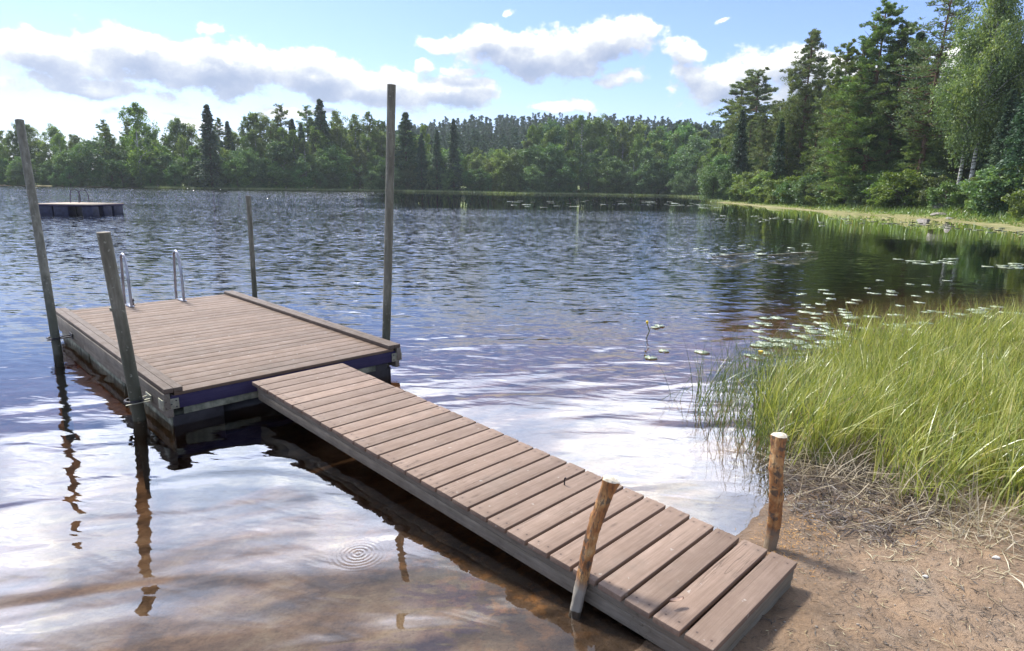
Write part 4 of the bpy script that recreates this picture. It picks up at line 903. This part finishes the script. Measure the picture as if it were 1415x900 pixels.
for i in range(16): pad(q.normal(1290, 28), q.uniform(357, 366), q.uniform(.10, .2), 'lily pad in the short bright row on dark water', q)
for i in range(12): pad(q.normal(1385, 22), q.uniform(364, 372), q.uniform(.10, .2), 'lily pad in the bright row at the right edge', q)
for i in range(100):
    u = q.uniform(985, 1415); v = np.interp(u, [985, 1060, 1180, 1300, 1415], [297, 301, 303, 309, 321])+q.normal()*2.4+2.
    pad(u, v, q.uniform(.10, .24), 'white-looking lily pad in the long belt before the boulder shore', q)
for i in range(26): u = q.uniform(880, 1010); pad(u, np.interp(u, [880, 1010], [279, 287])+q.normal()*1.8, q.uniform(.3, .7), 'lily pad patch off the grassy point', q)
for i in range(18): pad(q.uniform(700, 870), q.uniform(277, 287), q.uniform(.3, .6), 'far lily pad in the bright streak before the far shore', q)
for i in range(16): pad(q.uniform(960, 1130), q.uniform(335, 352), q.uniform(.10, .2), 'lily pad near the floating sticks', q)
for (a, b_), lab in ((((985, 356), (1042, 350)), 'thin pale stick floating left of the other stick'), (((1062, 353), (1131, 349)), 'long pale stick floating among scattered pads')):
    p, q2 = gp(*a), gp(*b_); m_ = (p+q2)/2; mb = MB(); mb.tube([(*(p-m_), .01), (0, 0.03, .02), (*(q2-m_), .015)], [.012, .016, .007], 6)
    o = mb.build('floating_stick', M_straw, smooth=True); o.location = (m_[0], m_[1], 0); tag(o, lab, 'stick')
x, y = gp(893, 468); e = empty('water_lily_bud', (x, y, 0)); tag(e, 'lone yellow bud on a bent stem above open water, left of the reeds', 'flower')
mb = MB(); mb.tube([(-.01, 0, -.3), (0, 0, 0), (.035, 0, .10), (.0, 0, .19)], .006, 6); mb.build('stem', M_stem, e, smooth=True)
mb = MB(); mb.tube([(0, 0, .185), (0, 0, .205), (-.003, 0, .225), (0, 0, .235)], [.006, .017, .016, .005], 10); mb.build('bud', M_yellow, e, smooth=True)
x, y = gp(1049, 505); e = empty('water_lily_flower', (x, y, 0)); tag(e, 'small yellow water lily flower among the rushes', 'flower')
mb = MB(); mb.tube([(0, 0, -.3), (0, 0, .13)], .005, 6); mb.build('stem', M_stem, e, smooth=True)
mb = MB(); mb.tube([(0, 0, .125), (0, 0, .14), (0, 0, .165)], [.006, .022, .028], 12); mb.build('petals', M_yellow, e, smooth=True)
# ------------------------------------------------------------ air
hm, ht = mat('thin air'); pv = ht.new('ShaderNodeVolumePrincipled', {'Color': c3(.86, .93, 1.), 'Density': .00026, 'Anisotropy': .2}); ht.l.new(pv.outputs[0], ht.out.inputs[1])
hz_ = MB(); hz_.box((-1600, -1600, -13.5), (1600, 1600, 75)); ho = hz_.build('haze', hm); tag(ho, 'thin pale summer haze over the lake', kind='stuff')
# ------------------------------------------------------------ sky
SUN_AZ, SUN_EL = rad(-42), rad(52)
W = bpy.data.worlds.new('World'); SC.world = W; W.use_nodes = True; t = NT(W.node_tree); t.n.clear()
def px_dir(u, v): r_ = ray(u, v); r_ /= np.linalg.norm(r_); return math.atan2(r_[0], r_[1]), math.asin(r_[2])
CL = [(60, 75, 150, 26), (190, 72, 130, 38), (300, 92, 150, 40), (120, 118, 190, 16), (430, 108, 130, 30), (520, 122, 110, 28), (620, 132, 85, 27), (60, 154, 90, 8), (250, 164, 90, 6), (420, 154, 110, 8),
      (590, 66, 52, 12), (670, 56, 55, 28), (740, 78, 120, 42), (840, 60, 80, 34), (855, 112, 40, 17), (880, 40, 30, 12), (945, 68, 52, 17), (1000, 118, 95, 38), (1080, 95, 70, 34), (1150, 120, 110, 50), (1230, 150, 60, 30),
      (780, 150, 75, 10), (306, 42, 22, 9), (575, 98, 22, 11), (640, 104, 45, 9), (1013, 28, 12, 5), (710, 17, 12, 5), (1330, 120, 60, 50), (-150, 90, 150, 40), (-300, 60, 120, 40), (1600, 100, 150, 50)]
grp = bpy.data.node_groups.new('cloud density', 'ShaderNodeTree'); grp.interface.new_socket('P', in_out='INPUT', socket_type='NodeSocketVector'); grp.interface.new_socket('D', in_out='OUTPUT', socket_type='NodeSocketFloat')
gt = NT(grp); gi = gt.new('NodeGroupInput'); go = gt.new('NodeGroupOutput'); P_ = gi.outputs[0]
wn = gt.noise(P_, 7., 4., .55, out=1); Pw = gt.vm('ADD', P_, gt.vm('MULTIPLY', gt.vm('SUBTRACT', wn, (.5, .5, .5)), (.13, .055, 0)))
best = None
for (u, v, rx, ry) in CL:
    a, e_ = px_dir(u, v); sx_, sy_ = rx/F*math.cos(math.atan((u-707)/F))**2*.93, ry/F*.97
    L_ = gt.vm('LENGTH', gt.vm('MULTIPLY', gt.vm('SUBTRACT', Pw, (a, e_, 0)), (1/sx_, 1/sy_, 0)))
    L_ = gt.m('SUBTRACT', 1., L_); L_ = gt.m('MULTIPLY', L_, min(1., .35+ry/45))
    best = L_ if best is None else gt.m('SMOOTH_MAX', best, L_, .12)
el_ = gt.new('ShaderNodeSeparateXYZ', {0: P_}).outputs[1]
hn = gt.noise(gt.vm('MULTIPLY', P_, (1, 1.9, 1)), 2.3, 3., .5)
hi_ = gt.m('MULTIPLY', gt.m('SUBTRACT', hn, .405), 5.5); hi_ = gt.m('SUBTRACT', hi_, gt.mr(el_, .27, .34, 2.0, 0.))
best = gt.m('MAXIMUM', gt.m('MAXIMUM', best, -1.), gt.m('MINIMUM', hi_, .75))
n1 = gt.noise(gt.vm('MULTIPLY', P_, (1, 1.25, 1)), 15., 9., .62); n1 = gt.m('MULTIPLY', gt.m('SUBTRACT', n1, .5), 1.95)
gt.l.new(gt.m('ADD', best, n1), go.inputs[0])
dirv = t.vm('NORMALIZE', t.new('ShaderNodeTexCoord').outputs['Generated']); sx3 = t.new('ShaderNodeSeparateXYZ', {0: dirv})
az = t.m('ARCTAN2', sx3.outputs[0], sx3.outputs[1]); el = t.m('ARCSINE', sx3.outputs[2]); P_ = t.new('ShaderNodeCombineXYZ', {0: az, 1: el, 2: 0.}).outputs[0]
def dens(off):
    g_ = t.new('ShaderNodeGroup'); g_.node_tree = grp; t.set(g_.inputs[0], t.vm('ADD', P_, off)); return g_.outputs[0]
D0 = dens((0, 0, 0)); D1 = dens((-.004, .016, 0)); D2 = dens((-.012, .045, 0))
alpha = t.mr(D0, .06, .36, 0., 1., True)
lit = t.m('ADD', t.m('MULTIPLY', t.m('SUBTRACT', D0, D1), .85), t.m('MULTIPLY', t.m('SUBTRACT', D0, D2), .35)); thick = t.mr(D0, .22, .85, 0., .66)
L_ = t.m('SUBTRACT', t.m('ADD', .62, lit), thick, clamp=True)
ccol = t.ramp(L_, [(.0, (1.45, 1.75, 2.4)), (.3, (1.95, 2.2, 2.75)), (.62, (2.95, 3.1, 3.3)), (1., (5.4, 5.3, 5.1))])
sky = t.new('ShaderNodeTexSky', sky_type='NISHITA', sun_disc=False, sun_elevation=SUN_EL, sun_rotation=SUN_AZ, air_density=1., dust_density=.6, ozone_density=1.4)
skc = t.mix(1., sky.outputs[0], c3(.50, .545, .76), 'MULTIPLY')
above = t.mr(el, -.02, .0)
glare = t.m('MULTIPLY', t.m('ADD', t.mr(el, .285, .35, 0., 5.), t.mr(el, .38, .62, 0., 4.)), t.mr(t.m('ABSOLUTE', t.m('ADD', az, .25)), .6, 1.5, 1., .12))
glare = t.m('MULTIPLY', glare, t.mr(el, .42, .64, 1., .06, True))
ccol = t.vm('SCALE', ccol, scale=t.m('ADD', 1., t.m('MULTIPLY', glare, 1.1)))
skyhaze = t.vm('SCALE', (3.1, 3.25, 3.65), scale=glare)
colr = t.mix(t.m('MULTIPLY', t.m('MULTIPLY', alpha, .96), above), t.vm('ADD', skc, skyhaze), ccol)
bg = t.new('ShaderNodeBackground', {'Color': colr, 'Strength': .1}); wo_ = t.new('ShaderNodeOutputWorld'); t.l.new(bg.outputs[0], wo_.inputs[0])
W.cycles.sampling_method = 'MANUAL'; W.cycles.sample_map_resolution = 1024
sd = bpy.data.lights.new('sun', 'SUN'); sd.energy = 2.4; sd.angle = rad(9); sd.color = (1., .95, .86); so = bpy.data.objects.new('sun', sd); COL.objects.link(so)
dv = Vector((math.sin(SUN_AZ)*math.cos(SUN_EL), math.cos(SUN_AZ)*math.cos(SUN_EL), math.sin(SUN_EL))); so.rotation_euler = dv.to_track_quat('Z', 'Y').to_euler(); so.location = (0, 0, 50)
# ------------------------------------------------------------ render
SC.render.engine = 'CYCLES'; SC.view_settings.view_transform = 'Standard'; SC.view_settings.look = 'None'; SC.view_settings.exposure = 1.5; SC.view_settings.gamma = 1
SC.cycles.max_bounces = 8; SC.cycles.diffuse_bounces = 3; SC.cycles.glossy_bounces = 3; SC.cycles.transmission_bounces = 4; SC.cycles.transparent_max_bounces = 8; SC.cycles.volume_bounces = 0
SC.cycles.caustics_reflective = False; SC.cycles.caustics_refractive = False; SC.cycles.use_denoising = True
try: SC.cycles.denoiser = 'OPENIMAGEDENOISE'
except Exception: pass
SC.cycles.sample_clamp_indirect = 6.
